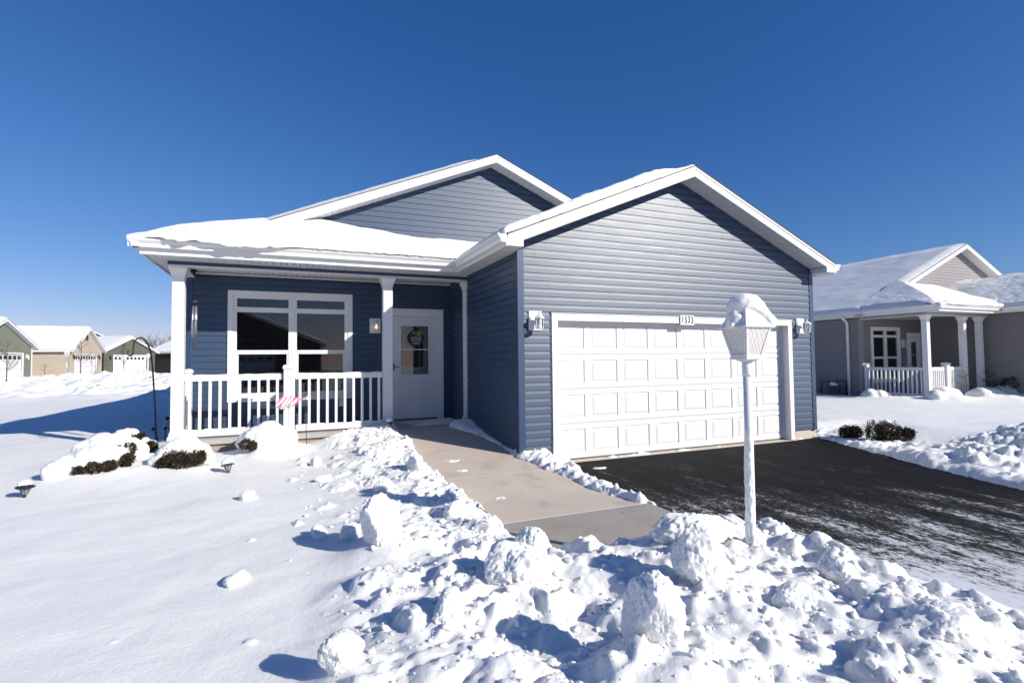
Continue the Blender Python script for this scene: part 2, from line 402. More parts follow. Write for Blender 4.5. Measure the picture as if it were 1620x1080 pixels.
def build_house(loc, C, name, variant=0):
    """C: dict of materials. Local frame: garage front wall is y=0 from x=0 to 6.218"""
    root = empty(name, loc)
    W = 6.218; YC = 2.37
    YW, XL, XE, MP, RPm, cols, mids = ((3.49, -4.74, -5.15, (.93, 5.885), .42, (-4.746, -1.562, -.045), -3.0875), (4.44, -3.41, -3.78, (2.66, 6.13), .443, (-3.42, -1.40, -.42), -2.33))[variant]
    GZ0 = .162                         # siding bottom
    # ---- foundation
    m = MB()
    m.box(.01, .53, .012, .25, -.3, GZ0-.004); m.box(5.64, W-.01, .012, .25, -.3, GZ0-.004)
    m.box(.012, .25, .25, YW, -.3, GZ0-.004); m.box(W-.25, W-.012, .25, 22, -.3, GZ0-.004)
    m.box(XL+.012, XL+.25, YW+.02, 22, -.3, GZ0-.004)
    m.build('foundation', C['found'], root)
    # ---- garage front wall
    xpk, zpk = 3.07, 4.695
    def gx(z):   # gable extents under soffit
        zs = zpk-.155+.0
        if z <= zs-RP*(xpk-0): return (0.0, W)
        h = (zs-z)/RP
        return (max(0, xpk-h), min(W, xpk+h))
    door = (.535, 5.625, -1, 2.232)
    m = MB(); siding(m, 'x', 0, -1, GZ0, zpk-.16, lambda z: (max(.085, gx(z)[0]), min(W-.085, gx(z)[1])), [door], 3)
    w = m.build('wall', C['siding'], root, fix=False)
    m = MB()
    for x0, x1 in ((0, .085), (W-.085, W)):
        m = MB(); m.box(x0 if x0 > 0 else -.02, x1 if x1 < W else W+.02, -.024, .0, GZ0-.02, 3.26 if x0 == 0 else 3.2)
        if x0 == 0: m.box(-.02, -.0, .0, .085, GZ0-.02, 3.26)
        else: m.box(W, W+.02, 0, .085, GZ0-.02, 3.2)
        m.build('corner_trim', C['trimc'], root, bevel=.004)
    # backing
    m = MB()
    m.poly([(0.01, .008, GZ0), (door[0], .008, GZ0), (door[0], .008, 3.35), (.01, .008, 3.2)])
    m.poly([(door[1], .008, GZ0), (W-.01, .008, GZ0), (W-.01, .008, 3.2), (door[1], .008, 3.35)])
    m.poly([(.01, .008, 2.232), (W-.01, .008, 2.232), (W-.01, .008, 3.2), (xpk, .008, 4.52), (.01, .008, 3.2)])
    m.build('wall_backing', 'dark', root, fix=False)
    # ---- side wall of garage, x=0 and far one
    m = MB(); siding(m, 'y', 0, -1, GZ0, 3.13, lambda z: (.085, YW), (), 4); m.build('wall', C['siding'], root, fix=False)
    m = MB(); siding(m, 'y', W, 1, GZ0, 3.13, lambda z: (.085, YW), (), 5); m.build('wall', C['siding'], root, fix=False)
    # ---- porch wall with window, door
    if variant == 0: win = (-4.098, -1.972, .848, 2.84)
    else: win = (-2.92, -1.26, .80, 2.80)
    dr = (-1.345, -.170, .36, 2.585) if variant == 0 else (-.86, -.04, .36, 2.585)
    m = MB(); siding(m, 'x', YW, -1, .40, 3.12, lambda z: (XL+.10, -.0), [win, dr], 6); m.build('wall', C['siding'], root, fix=False)
    mxp, mzp = MP; XR = 2*mxp-XE
    # main gable wall above the porch roof
    def mx_(z):
        h = (mzp-.155-z)/RPm; return (max(XL, mxp-h), min(6.6, mxp+h))
    m = MB(); siding(m, 'x', YW, -1, 3.12+.02, mzp-.16, mx_, (), 8); m.build('wall', C['siding'], root, fix=False)
    m = MB(); m.box(XL-.022, XL, YW-.024, YW+.1, .2, 3.1); m.box(XL, XL+.1, YW-.024, YW, .2, 3.1); m.build('corner_trim', C['trimc'], root, bevel=.004)
    m = MB(); siding(m, 'y', XL, -1, GZ0, 3.13, lambda z: (YW+.1, 22), (), 9); m.build('wall', C['siding'], root, fix=False); m = MB(); siding(m, 'y', 6.6, 1, GZ0, 3.13, lambda z: (YW, 22), (), 10)
    m.build('wall', C['siding'], root, fix=False)
    m = MB()      # solid body behind the cladding so no light leaks
    x0, x1, y0, y1 = XL+.01, 6.59, YW+.3, 21.99
    m.poly([(x0, y0, .1), (x1, y0, .1), (x1, y0, 3.2), (mxp, y0, 5.5), (x0, y0, 3.2)]); m.poly([(x0, y1, .1), (x1, y1, .1), (x1, y1, 3.2), (mxp, y1, 5.6), (x0, y1, 3.2)])
    m.poly([(x0, YW, .1), (x0, y1, .1), (x0, y1, 3.2), (x0, YW, 3.2)]); m.poly([(x1, YW, .1), (x1, y1, .1), (x1, y1, 3.2), (x1, YW, 3.2)])
    m.poly([(.01, .02, 0), (.01, YW, 0), (.01, YW, 3.15), (.01, .02, 3.15)]); m.poly([(W-.01, .02, 0), (W-.01, YW, 0), (W-.01, YW, 3.15), (W-.01, .02, 3.15)])
    # porch wall backing around openings
    def back(a, b, z0, z1): m.poly([(a, YW+.004, z0), (b, YW+.004, z0), (b, YW+.004, z1), (a, YW+.004, z1)])
    back(XL, win[0], .2, 3.2); back(win[1], dr[0], .2, 3.2); back(dr[1], .0, .2, 3.2); back(win[0], win[1], win[3], 3.2); back(win[0], win[1], .2, win[2]); back(dr[0], dr[1], dr[3], 3.2)
    m.poly([(XL, YW+.004, 3.2), (6.0, YW+.004, 3.2), (6.0, YW+.004, 3.3), (mxp, YW+.004, 5.45), (XL, YW+.004, 3.3)])
    m.build('wall_backing', 'interior', root, fix=False)
    # ---- garage door surround
    m = MB(); x0, x1, zt = .639, 5.519, 2.127; t = .104
    m.box(x0-t, x0, -.03, .03, .0, zt+t); m.box(x1, x1+t, -.03, .03, 0, zt+t); m.box(x0, x1, -.029, .03, zt, zt+t)
    m.box(x0-t-.012, x1+t+.012, -.040, -.002, zt+t+.002, zt+t+.014)
    # jamb returns and stops
    m.box(x0-.02, x0-.002, .031, .19, 0, zt+.02); m.box(x1+.002, x1+.02, .031, .19, 0, zt+.02); m.box(x0-.002, x1+.002, .031, .19, zt+.002, zt+.02)
    m.box(x1-.035, x1+.001, .10, .118, 0, zt); m.box(x0-.001, x0+.035, .10, .118, 0, zt); m.box(x0+.036, x1-.036, .10, .118, zt-.035, zt+.001)
    m.build('garage_door_frame', 'white', root, bevel=.004)
    m = MB()   # thin siding-coloured channel round the frame
    m.box(x0-t-.022, x0-t-.002, -.018, .0, GZ0-.1, zt+t+.03); m.box(x1+t+.002, x1+t+.022, -.018, .0, GZ0-.1, zt+t+.03); m.box(x0-t-.022, x1+t+.022, -.018, .0, zt+t+.016, zt+t+.034)
    m.build('door_channel', C['trimc'], root)
    # ---- garage door: four sections of eight raised panels
    gd = MB(); yd = .125; x0 -= .01; x1 += .01
    nrow, ncol = 4, 8; ph = (zt+.01)/nrow; pw = (x1-x0)/ncol
    gd.box(x0, x1, yd+.02, yd+.04, .012, zt+.01)
    for r in range(nrow):
        z0 = .012+r*ph; z1 = z0+ph-.004
        # section face with bevelled top and bottom lips, split round panels
        for zz0, zz1, o in ((z0, z0+.012, .008), (z1-.012, z1, .008), (z0+.012, z0+.035, .0), (z1-.035, z1-.012, .0)):
            gd.box(x0, x1, yd+o, yd+.021, zz0, zz1)
        pz0, pz1 = z0+.085, z1-.085
        gd.box(x0, x1, yd, yd+.021, z0+.035, pz0); gd.box(x0, x1, yd, yd+.021, pz1, z1-.035)
        for c in range(ncol+1):
            a = x0 if c == 0 else x0+c*pw-.058; b = x1 if c == ncol else x0+c*pw+.058
            gd.box(a, b, yd, yd+.021, pz0, pz1)
        for c in range(ncol):
            a, b = x0+c*pw+.058, x0+(c+1)*pw-.058
            # recess then raised field
            o1, o2 = .010, .001
            def ring(q0, q1, d0, d1):
                A = [(a+q0, yd+d0, pz0+q0), (b-q0, yd+d0, pz0+q0), (b-q0, yd+d0, pz1-q0), (a+q0, yd+d0, pz1-q0)]
                B = [(a+q1, yd+d1, pz0+q1), (b-q1, yd+d1, pz0+q1), (b-q1, yd+d1, pz1-q1), (a+q1, yd+d1, pz1-q1)]
                for i in range(4): gd.poly([A[i], A[(i+1) % 4], B[(i+1) % 4], B[i]])
                return B
            ring(0, .012, 0, .014); ring(.012, .02, .014, .014); B = ring(.02, .055, .014, .003); gd.poly(B)
    g = gd.build('garage_door', 'door_white', root, fix=False)
    m = MB(); m.box(x0, x1, yd+.005, yd+.035, -.02, .011); m.build('weather_strip', 'black', g)
    m = MB(); m.box(x0-.15, x1+.15, -.05, .19, -.06, -.006); m.build('threshold', 'concrete', root)
    # ---- roofs
    mf, ms, msh = MB(), MB(), MB()
    GYF = -.35
    GL, GR = -.30, 2*xpk+.30
    rake(mf, ms, msh, xpk, zpk, GL, GR, GYF, 0.0)
    # eave returns (boxed ends)
    for xe, xw in ((GL, 0.0), (GR, W)):
        a, b = (xe, xw-.03) if xe < xw else (xw+.03, xe)
        ze = zpk-RP*abs(xe-xpk)
        mf.box(min(xe, xe), max(xe, xe)+.0001, GYF, GYF+.0001, ze, ze+.0001)
        o = .24
        zo = ze-.155+.006
        if xe < xw: mf.hexa([(xe, GYF+.001, ze-.15), (xe+o, GYF+.001, ze-.15), (xe+o, 0, ze-.15), (xe, 0, ze-.15), (xe, GYF+.001, ze-.1), (xe+o, GYF+.001, ze+RP*o-.16), (xe+o, 0, ze+RP*o-.16), (xe, 0, ze-.1)])
        else: mf.hexa([(xe-o, GYF+.001, ze-.15), (xe, GYF+.001, ze-.15), (xe, 0, ze-.15), (xe-o, 0, ze-.15), (xe-o, GYF+.001, ze+RP*o-.16), (xe, GYF+.001, ze-.1), (xe, 0, ze-.1), (xe-o, 0, ze+RP*o-.16)])
    msh.build('shingle_edge', 'shingle', root); msh = MB()
    rake(mf, ms, msh, mxp, mzp, XE, XR, YW-.35, YW, rp=RPm)
    # eave fascias
    ge = zpk-RP*(xpk-GL)
    PY = 1.90; PZ = 3.13     # porch eave fascia line, soffit level
    mf.box(GL-.022, GL, GYF, PY, ge-.155, ge-.0)
    mf.box(GR, GR+.022, GYF, YW, ge-.155, ge-.0)
    mf.box(XE+.12, GL-.002, PY-.022, PY, PZ-.02, PZ+.17)
    mf.box(XE+.098, XE+.12, PY-.022, 22, PZ-.02, PZ+.17)
    mf.build('fascia', 'white_metal', root, fix=True)
    # horizontal soffits
    slats(ms, (GL, 0, ge-.14), (GL, PY, ge-.14), (-.002, 0, ge-.14), (-.002, PY, ge-.14), .1)
    slats(ms, (XE+.12, PY+.001, PZ), (-.02, PY+.001, PZ), (XE+.12, YC-.05, PZ), (-.02, YC-.05, PZ), .1)
    slats(ms, (XE+.12, YC-.04, PZ), (XE+.12, 21.9, PZ), (XL-.05, YC-.04, PZ), (XL-.05, 21.9, PZ), .1)
    slats(ms, (W+.02, GYF+.36, ge-.14), (W+.02, YW, ge-.14), (GR, GYF+.36, ge-.14), (GR, YW, ge-.14), .1)
    # porch ceiling
    slats(ms, (XL+.17, YC+.2, PZ+.01), (-.02, YC+.2, PZ+.01), (XL+.17, YW-.015, PZ+.01), (-.02, YW-.015, PZ+.01), .1)
    ms.build('soffit', 'soffit', root, fix=False)
    msh.build('shingle_edge', 'shingle', root)
    # roof slabs
    m = MB()
    def slab(p, t=.03):
        q = [(a, b, c-t) for a, b, c in p]; m.hexa(q+list(p)) if len(p) == 4 else None
    e = .018
    slab([(GL, GYF, ge+e), (xpk, GYF, zpk+e), (xpk, YW+.3, zpk+e), (GL, YW+.3, ge+e)])
    slab([(xpk, GYF, zpk+e), (GR, GYF, ge+e), (GR, YW+.3, ge+e), (xpk, YW+.3, zpk+e)])
    me_ = mzp-RPm*(mxp-XE)
    slab([(XE, YW-.35, me_+e), (mxp, YW-.35, mzp+e), (mxp, 22.3, mzp+e), (XE, 22.3, me_+e)])
    slab([(mxp, YW-.35, mzp+e), (XR, YW-.35, me_+e), (XR, 22.3, me_+e), (mxp, 22.3, mzp+e)])
    # porch roof with hip at the left
    py0 = 1.84; run = YW-py0
    zt_ = me_+RPm*run
    slab([(XE, py0, me_+e), (1.2, py0, me_+e), (1.2, YW, zt_+e), (XE+run, YW, zt_+e)])
    slab([(XE, py0, me_+e), (XE+run, YW, zt_+e), (XE+run, YW+.1, zt_+e), (XE, YW+.1, me_+e)])
    m.build('roof', 'shingle', root, fix=True)
    # ---- gutters
    gm = MB()
    gx0 = GL-.022; zg = ge-.125+.02
    zp = 3.197
    for g0, g1, ax3 in (((gx0, GYF+.002, zg), (gx0, PY-.14, zg), (1, 0, 0)), ((XE+.098-.125, PY-.022, zp), (GL-.02, PY-.022, zp), (0, 1, 0)),
                        ((XE+.098, PY-.13, zp), (XE+.098, 22, zp), (1, 0, 0)), ((GR+.022, GYF+.002, zg), (GR+.022, YW, zg), (-1, 0, 0))):
        gm = MB(); gm.extrude(GUT, [(g0, ax3, (0, 0, 1)), (g1, ax3, (0, 0, 1))]); gm.build('gutter', 'white_metal', root, fix=True)
    # downspouts
    m = MB()
    zz = ge-.15
    m.tube([(GR+.06, .42, zz+.02), (GR+.06, .42, zz-.05), (GR-.03, .42, zz-.12), (W+.06, .42, zz-.22), (W+.055, .42, zz-.4), (W+.055, .42, .3)], .036, 10)
    if variant: m.tube([(XE+.05, YW+.45, zp), (XE+.05, YW+.45, zp-.06), (XL-.06, YW+.45, zp-.25), (XL-.06, YW+.45, .2)], .05, 8)
    m.build('downspout', 'white_metal', root, smooth=True)
    # ---- porch beam
    m = MB()
    m.box(XL-.06, -.022, YC-.035, YC+.15, 3.06, PZ-.004); m.box(XL-.06, XL+.13, YC+.15, YW-.026, 3.06, PZ-.004)
    m.build('beam', C['trimc'], root)
    m = MB(); m.box(XL-.05, -.024, YC-.028, YC+.16, 3.032, 3.058); m.box(XL-.05, XL+.14, YC+.16, YW-.027, 3.032, 3.058)
    m.build('beam_trim', 'soffit', root)
    m = MB(); m.box(XL-.055, -.02, YC-.052, YC-.038, PZ-.016, PZ-.003); m.box(XL+.15, -.02, YC+.153, YC+.17, PZ-.03, PZ-.002); m.box(XL+.14, -.02, YW-.05, YW-.016, PZ-.03, PZ-.002)
    m.build('soffit_channel', 'soffit', root)
    # ---- porch floor, steps of block
    m = MB(); m.box(XL-.12, -.001, YC-.13, YW, .30, .375); m.box(-.001, .0, YC, YW, .3, .374)
    m.build('porch_floor', 'slab', root, bevel=.01)
    m = MB(); m.box(XL-.06, -1.45 if variant == 0 else -.01, YC-.07, YW, -.3, .298); m.build('foundation', C['block'], root)
    # ---- columns
    for x in cols:
        cw = .165
        m = MB(); a, b = .0, .0
        m.box(x, x+cw, YC, YC+cw, .377, 3.031)
        c = m.build('column', 'white', root, bevel=.006)
        m = MB(); cx, cy = x+cw/2, YC+cw/2; r = cw/2*math.sqrt(2)
        m.lathe([(r+.012, 2.88), (r+.012, 2.895), (r+.02, 2.92), (r+.05, 2.985), (r+.062, 2.995), (r+.062, 3.029)], (cx, cy, 0), 4, math.pi/4); m.build('capital', 'white', c)
        m = MB(); m.lathe([(r+.045, .377), (r+.045, .42), (r+.02, .45), (r+.012, .50), (r+.002, .502)], (cx, cy, 0), 4, math.pi/4); m.build('base', 'white', c)
    # ---- railings
    def railing(p0, p1, n, phase=.5):
        p0 = Vector(p0); p1 = Vector(p1); d = (p1-p0); L = d.length; d.normalize(); s = Vector((-d.y, d.x, 0))
        ro = None
        for z0, z1, wd in ((1.262, 1.352, .05), (.40, .475, .045)):
            rr = MB()
            A = p0+s*wd/2; B = p1+s*wd/2; Cc = p1-s*wd/2; D = p0-s*wd/2
            rr.hexa([(D.x, D.y, z0), (Cc.x, Cc.y, z0), (B.x, B.y, z0), (A.x, A.y, z0), (D.x, D.y, z1), (Cc.x, Cc.y, z1), (B.x, B.y, z1), (A.x, A.y, z1)])
            q_ = rr.build('railing' if ro is None else 'bottom_rail', 'white', root if ro is None else ro, bevel=.006); ro = ro or q_
        for i in range(n):
            c = p0+d*(L*(i+phase)/(n-1+2*phase)); h = .0205
            bm_ = MB(); A = [c-d*h-s*h, c+d*h-s*h, c+d*h+s*h, c-d*h+s*h]
            bm_.hexa([(q.x, q.y, .476) for q in A]+[(q.x, q.y, 1.261) for q in A]); bm_.build('baluster', 'white', ro)
        # settled snow on the rails
        k = int(L/.03)
        for zb, wd, hh in ((.476, .05, .035), (1.353, .04, .012)):
            sn = MB()
            for i in range(k):
                a = p0+d*(L*i/k); b = p0+d*(L*(i+1)/k)
                ha = zb+hh*(.5+.9*float(vnoise(np.array(a.x*9+a.y*5), np.array(zb*3.), 4))); hb = zb+hh*(.5+.9*float(vnoise(np.array(b.x*9+b.y*5), np.array(zb*3.), 4)))
                sn.hexa([a-s*wd/2+Vector((0, 0, zb+.0005)), b-s*wd/2+Vector((0, 0, zb+.0005)), b+s*wd/2+Vector((0, 0, zb+.0005)), a+s*wd/2+Vector((0, 0, zb+.0005)),
                         a-s*wd/4+Vector((0, 0, ha)), b-s*wd/4+Vector((0, 0, hb)), b+s*wd/4+Vector((0, 0, hb)), a+s*wd/4+Vector((0, 0, ha))])
            sn.build('snow', 'snow_soft', ro, smooth=False)
        return ro
    yr = YC+.085
    if variant == 0:
        railing((-4.58, yr, 0), (-3.19, yr, 0), 10, .55); railing((-2.985, yr, 0), (-1.565, yr, 0), 10, .45)
    else:
        railing((-3.25, yr, 0), (-2.43, yr, 0), 8, .5); railing((-2.23, yr, 0), (-1.40, yr, 0), 8, .5)
    railing((XL+.075, YC+.17, 0), (XL+.075, YW-.09, 0), 6 if variant == 0 else 13, .6)
    def post(x, y, r=.0975, top=1.44):
        m = MB(); m.box(x-r, x+r, y-r, y+r, .377, top); p = m.build('railing_post', 'white', root, bevel=.006)
        m = MB(); q = r*math.sqrt(2); m.lathe([(q+.02, top+.001), (q+.02, top+.025), (q-.0, top+.06), (.02, top+.075)], (x, y, 0), 4, math.pi/4); m.build('cap', 'white', p)
    post(mids, yr, .085); post(XL+.075, YW-.09, .05, 1.38)
    # ---- window
    x0, x1, z0, z1 = win; wf = MB(); yy = YW
    T = .085
    wf.box(x0, x0+T, yy-.035, yy+.004, z0, z1); wf.box(x1-T, x1, yy-.035, yy+.004, z0, z1); wf.box(x0+T, x1-T, yy-.034, yy+.004, z1-T, z1); wf.box(x0+T, x1-T, yy-.034, yy+.004, z0, z0+T)
    wn_ = wf.build('window', 'white', root, bevel=.004)
    fr = MB(); ix0, ix1, iz0, iz1 = x0+T, x1-T, z0+T, z1-T; fy0, fy1 = yy-.02, yy+.05
    mid = (ix0+ix1)/2
    for a, b in ((ix0, mid-.012), (mid+.012, ix1)):
        f = .06
        fr.box(a, a+f, fy0, fy1, iz0, iz1); fr.box(b-f, b, fy0, fy1, iz0, iz1); fr.box(a+f, b-f, fy0, fy1, iz1-.055, iz1); fr.box(a+f, b-f, fy0, fy1, iz0, iz0+.07)
        zt1 = iz1-.21; fr.box(a+f, b-f, fy0, fy1, zt1-.09, zt1)
        zm = iz0+.79; fr.box(a+f, b-f, fy0+.006, fy1, zm-.025, zm+.05)
        fr.box(a+f, a+f+.03, fy0+.014, fy1, iz0+.07, zm-.025); fr.box(b-f-.03, b-f, fy0+.014, fy1, iz0+.07, zm-.025)
    fr.box(mid-.012, mid+.012, fy0-.008, fy1, iz0, iz1)
    fr.build('frame', 'white', wn_, bevel=.003)
    g = MB()
    for a, b in ((ix0+.055, mid-.065), (mid+.065, ix1-.055)):
        g.poly([(a, yy+.02, iz0+.05), (b, yy+.02, iz0+.05), (b, yy+.02, iz1-.05), (a, yy+.02, iz1-.05)])
    g.build('glass', 'glass', wn_, fix=False)
    bl = MB()
    for a, b in ((ix0+.03, mid-.03), (mid+.03, ix1-.03)):
        if variant: b = a+(b-a)*.35
        z = iz0+.05
        while z < iz1:
            tilt = .010
            bl.hexa([(a, yy+.075, z-tilt), (b, yy+.075, z-tilt), (b, yy+.118, z+tilt), (a, yy+.118, z+tilt), (a, yy+.075, z-tilt+.003), (b, yy+.075, z-tilt+.003), (b, yy+.118, z+tilt+.003), (a, yy+.118, z+tilt+.003)])
            z += .044
        for q in (.12, .88): bl.box(a+(b-a)*q-.002, a+(b-a)*q+.002, yy+.094, yy+.098, iz0, iz1)
    bl.build('blinds', 'blind', wn_, fix=False)
    # room behind the glass
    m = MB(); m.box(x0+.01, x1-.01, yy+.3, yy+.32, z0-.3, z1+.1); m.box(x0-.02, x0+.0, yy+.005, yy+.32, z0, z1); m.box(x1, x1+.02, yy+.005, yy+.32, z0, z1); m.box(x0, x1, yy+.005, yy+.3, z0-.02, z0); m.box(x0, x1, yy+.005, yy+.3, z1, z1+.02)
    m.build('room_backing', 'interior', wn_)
    # ---- entry door
    x0, x1, z0, z1 = dr; sx0, sx1, sz0, sz1 = x0+.119, x1-.128, .398, 2.44; kx = (sx1-sx0)/.928; fx = lambda v: sx0+(v+1.226)*kx
    m = MB(); m.box(x0, sx0-.004, yy-.04, yy+.004, .378, z1); m.box(sx1+.004, x1, yy-.04, yy+.004, .378, z1); m.box(sx0-.004, sx1+.004, yy-.039, yy+.004, sz1+.004, z1)
    m.box(x0-.014, x1+.014, yy-.05, yy-.01, z1+.001, z1+.014)
    m.build('door_frame', 'white', root, bevel=.004)
    ya, yb = yy-.012, yy+.02; gx0_, gx1_, gz0, gz1 = fx(-1.048), fx(-.473), 1.27, 2.262
    m = MB(); m.box(sx0, gx0_, ya, yb, sz0, sz1); m.box(gx1_, sx1, ya, yb, sz0, sz1); m.box(gx0_, gx1_, ya, yb, gz1, sz1); m.box(gx0_, gx1_, ya, yb, sz0, gz0)
    d = m.build('door', 'door_white', root)
    m = MB()
    def fr4(a, b, c, e2, w_, o0, o1):
        m.box(a, a+w_, o0, o1, c, e2); m.box(b-w_, b, o0, o1, c, e2); m.box(a+w_, b-w_, o0, o1, e2-w_, e2); m.box(a+w_, b-w_, o0, o1, c, c+w_)
    fr4(gx0_-.035, gx1_+.035, gz0-.035, gz1+.035, .045, ya-.014, ya-.001)
    fr4(fx(-1.105), fx(-.868), .592, 1.168, .022, ya-.014, ya-.0005); fr4(fx(-.66), fx(-.415), .592, 1.168, .026, ya-.014, ya-.0005)
    m.box(gx0_, gx1_, ya-.006, yb, 1.768, 1.792)
    m.build('moulding', 'door_white', d, bevel=.003)
    m = MB(); m.poly([(gx0_, yy+.004, gz0), (gx1_, yy+.004, gz0), (gx1_, yy+.004, gz1), (gx0_, yy+.004, gz1)]); m.build('glass', 'glass', d, fix=False)
    # inner door seen through the storm glass, with an arched light
    m = MB(); yi = yy+.10; ax0, ax1, az0, az1 = fx(-1.03), fx(-.56), 1.42, 2.02; arc = [(ax0+(ax1-ax0)*.5+(ax1-ax0)*.5*math.cos(t), az1+(ax1-ax0)*.5*math.sin(t)) for t in np.linspace(0, math.pi, 13)]
    ring = [(ax0, az0), (ax1, az0)]+arc
    outer = [(sx0, .4), (sx1, .4)]+[(sx1, 2.44)]*6+[((sx0+sx1)/2, 2.44)]+[(sx0, 2.44)]*6
    for i in range(len(ring)):
        j = (i+1) % len(ring)
        if outer[i] == outer[j]: m.poly([(ring[i][0], yi, ring[i][1]), (outer[i][0], yi, outer[i][1]), (ring[j][0], yi, ring[j][1])])
        else: m.poly([(ring[i][0], yi, ring[i][1]), (outer[i][0], yi, outer[i][1]), (outer[j][0], yi, outer[j][1]), (ring[j][0], yi, ring[j][1])])
    m.build('inner_door', 'door_white', d, fix=False)
    m = MB(); m.poly([(a, yi+.02, b) for a, b in ring]); m.build('arched_pane', 'dark_glass', d, fix=False)
    m = MB()
    for q in (.16, .84): m.box(ax0+(ax1-ax0)*q-.003, ax0+(ax1-ax0)*q+.003, yi+.012, yi+.018, az0, 2.1)
    cxx = (ax0+ax1)/2; m.tube([(cxx-.07, yi+.015, 1.85), (cxx-.07, yi+.015, 1.72), (cxx, yi+.015, 1.62), (cxx+.07, yi+.015, 1.72), (cxx+.07, yi+.015, 1.85)], .004, 6); m.tube([(cxx, yi+.015, 1.62), (cxx, yi+.015, az0)], .004, 6)
    m.build('leading', 'chrome', d)
    m = MB(); m.box(fx(-1.195), fx(-1.165), ya-.012, ya-.001, 1.37, 1.49); m.tube([(fx(-1.18), ya-.01, 1.435), (fx(-1.18), ya-.05, 1.435), (fx(-1.08), ya-.055, 1.43)], .009, 8); m.build('handle', 'bronze', d, smooth=False)
    # ---- roof snow
    lf = lambda X, Y: ge+e+RP*np.minimum(X-GL, 2*xpk-X-GL)
    rf = lambda X, Y: ge+e+RP*np.minimum(GR-X, X-GL)
    def th(X, Y): return .15+.05*ss(-.3, 1.5, X)-.13*ss(xpk-.9, xpk, X)
    snow_patch('roof_snow', lf, GL-.06, xpk+.05, GYF+.0, YW-.0, 170, 110, th, {'L', 'F'}, root, 3, .14, .03, jit=.03)
    snow_patch('roof_snow', rf, xpk-.05, GR+.02, GYF+.0, YW+.2, 160, 60, .035, {'R', 'F'}, root, 5, .07, .014, jit=.02)
    mlf = lambda X, Y: me_+e+RPm*np.minimum(X-XE, XR-X); mrf = mlf
    snow_patch('roof_snow', mlf, XE-.04, mxp+.05, YW-.34, 22.3, 150, 90, lambda X, Y: (.12+.0*X if not variant else .13+0*X)-.07*ss(mxp-.8, mxp, X), {'F', 'L'}, root, 7, .12, .02, jit=.02)
    snow_patch('roof_snow', mrf, mxp-.05, XR, YW-.34, 22.3, 80, 60, .035, {'F', 'R'}, root, 9, .06, .012, jit=.02)
    # porch roof: front lip + drift, one grid
    nx, nv = 420, 100
    xs = np.linspace(XE-.035, .9, nx); V = np.linspace(0, 1, nv); X, VV = np.meshgrid(xs, V)
    tx = (X-XE)/(0-XE)*5.15-5.15           # same pattern on the shorter neighbour porch
    slump = ss(-5.05, -4.5, tx)*(1-ss(-3.55, -2.9, tx))*(1 if variant == 0 else .25)
    lipn = fbm(X*3.1, X*0+2.2, 21, 4)
    zlip = zp+.127                                            # top of the gutter
    out = .015+.05*slump*(1+lipn)-.05*(1-ss(XE, XE+.35, X))
    drop = slump*np.clip(.035+.09*lipn+.022*fbm(X*9, X*0, 22, 3), 0, .16)
    T = (.10+.075*ss(XE, XE+1.2, X)-.03*ss(-2.2, -.6, tx)+.02*fbm(X*2, X*0+7, 31, 3))*(.45+.55*ss(XE-.02, XE+.5, X))
    a = np.clip(VV/.22, 0, 1)*math.pi/2
    yf = py0-.10-out
    Rr = .17
    Yl = yf+(1-np.cos(a))*Rr
    ztop = np.minimum(me_+RPm*(X-XE+.03), me_+RPm*(yf+Rr-py0))+T
    Zl = (zlip-drop)+(ztop-zlip+drop)*np.sin(a)
    s = np.clip((VV-.22)/.78, 0, 1); Yr = yf+Rr+s*(YW-.02-(yf+Rr))
    Y = np.where(VV < .22, Yl, Yr)
    pl, pf = me_+RPm*(X-XE+.03), me_+RPm*(Y-py0)
    base = -np.log(np.exp(-np.clip(pl, 0, 9)*14)+np.exp(-np.clip(pf, 0, 9)*14))/14
    base = np.maximum(np.minimum(pl, pf), base)
    base = np.where(X > GL, np.maximum(base, lf(X, Y)), base)
    leftm = 1-ss(XE+.6, XE+1.9, X)
    wl = ss(-.22, .22, pf-pl)
    TL = (.15 if variant else .14)*ss(XE-.03, XE+.15, X)**.5; Tn = T*(1-wl)+wl*(T+(TL-T)*ss(py0+.1, py0+.6, Y))
    drift = .09*ss(YW-.9, YW, Y)*ss(XE+1.6, XE+2.5, X)*(1-ss(-2.7, -1.9, tx))-.09*ss(-2.2, -.4, tx)*ss(2.4, 3.4, Y)
    Zr = base+Tn+drift+fbm(X*1.2, Y*1.2, 41, 3)*.02+fbm(X*8, Y*8, 42, 3)*.006
    k = ss(0, .12, s); Z = np.where(VV < .22, Zl, (ztop+RPm*(Y-(yf+Rr))*.9)*(1-k)+Zr*k)
    Z = Z+fbm(X*14+3, VV*20, 44, 3)*.008*(1-s)
    grid_mesh('roof_snow', np.stack([X+fbm(X*9, VV*12, 47, 3)*.01, Y+fbm(X*12, VV*14, 48, 4)*.03*(1-s)*(.3+.7*slump), Z], -1), 'snow', root)
    return root, dict(ge=ge, me=me_)

blueC = dict(siding='blue', trimc='blue_trim', found='concrete', block='block')
house, HD = build_house((0, 0, 0), blueC, 'house')
tag(house, 'blue sided one-storey house with white trim, porch and two-car garage, snow on its roofs', 'house')

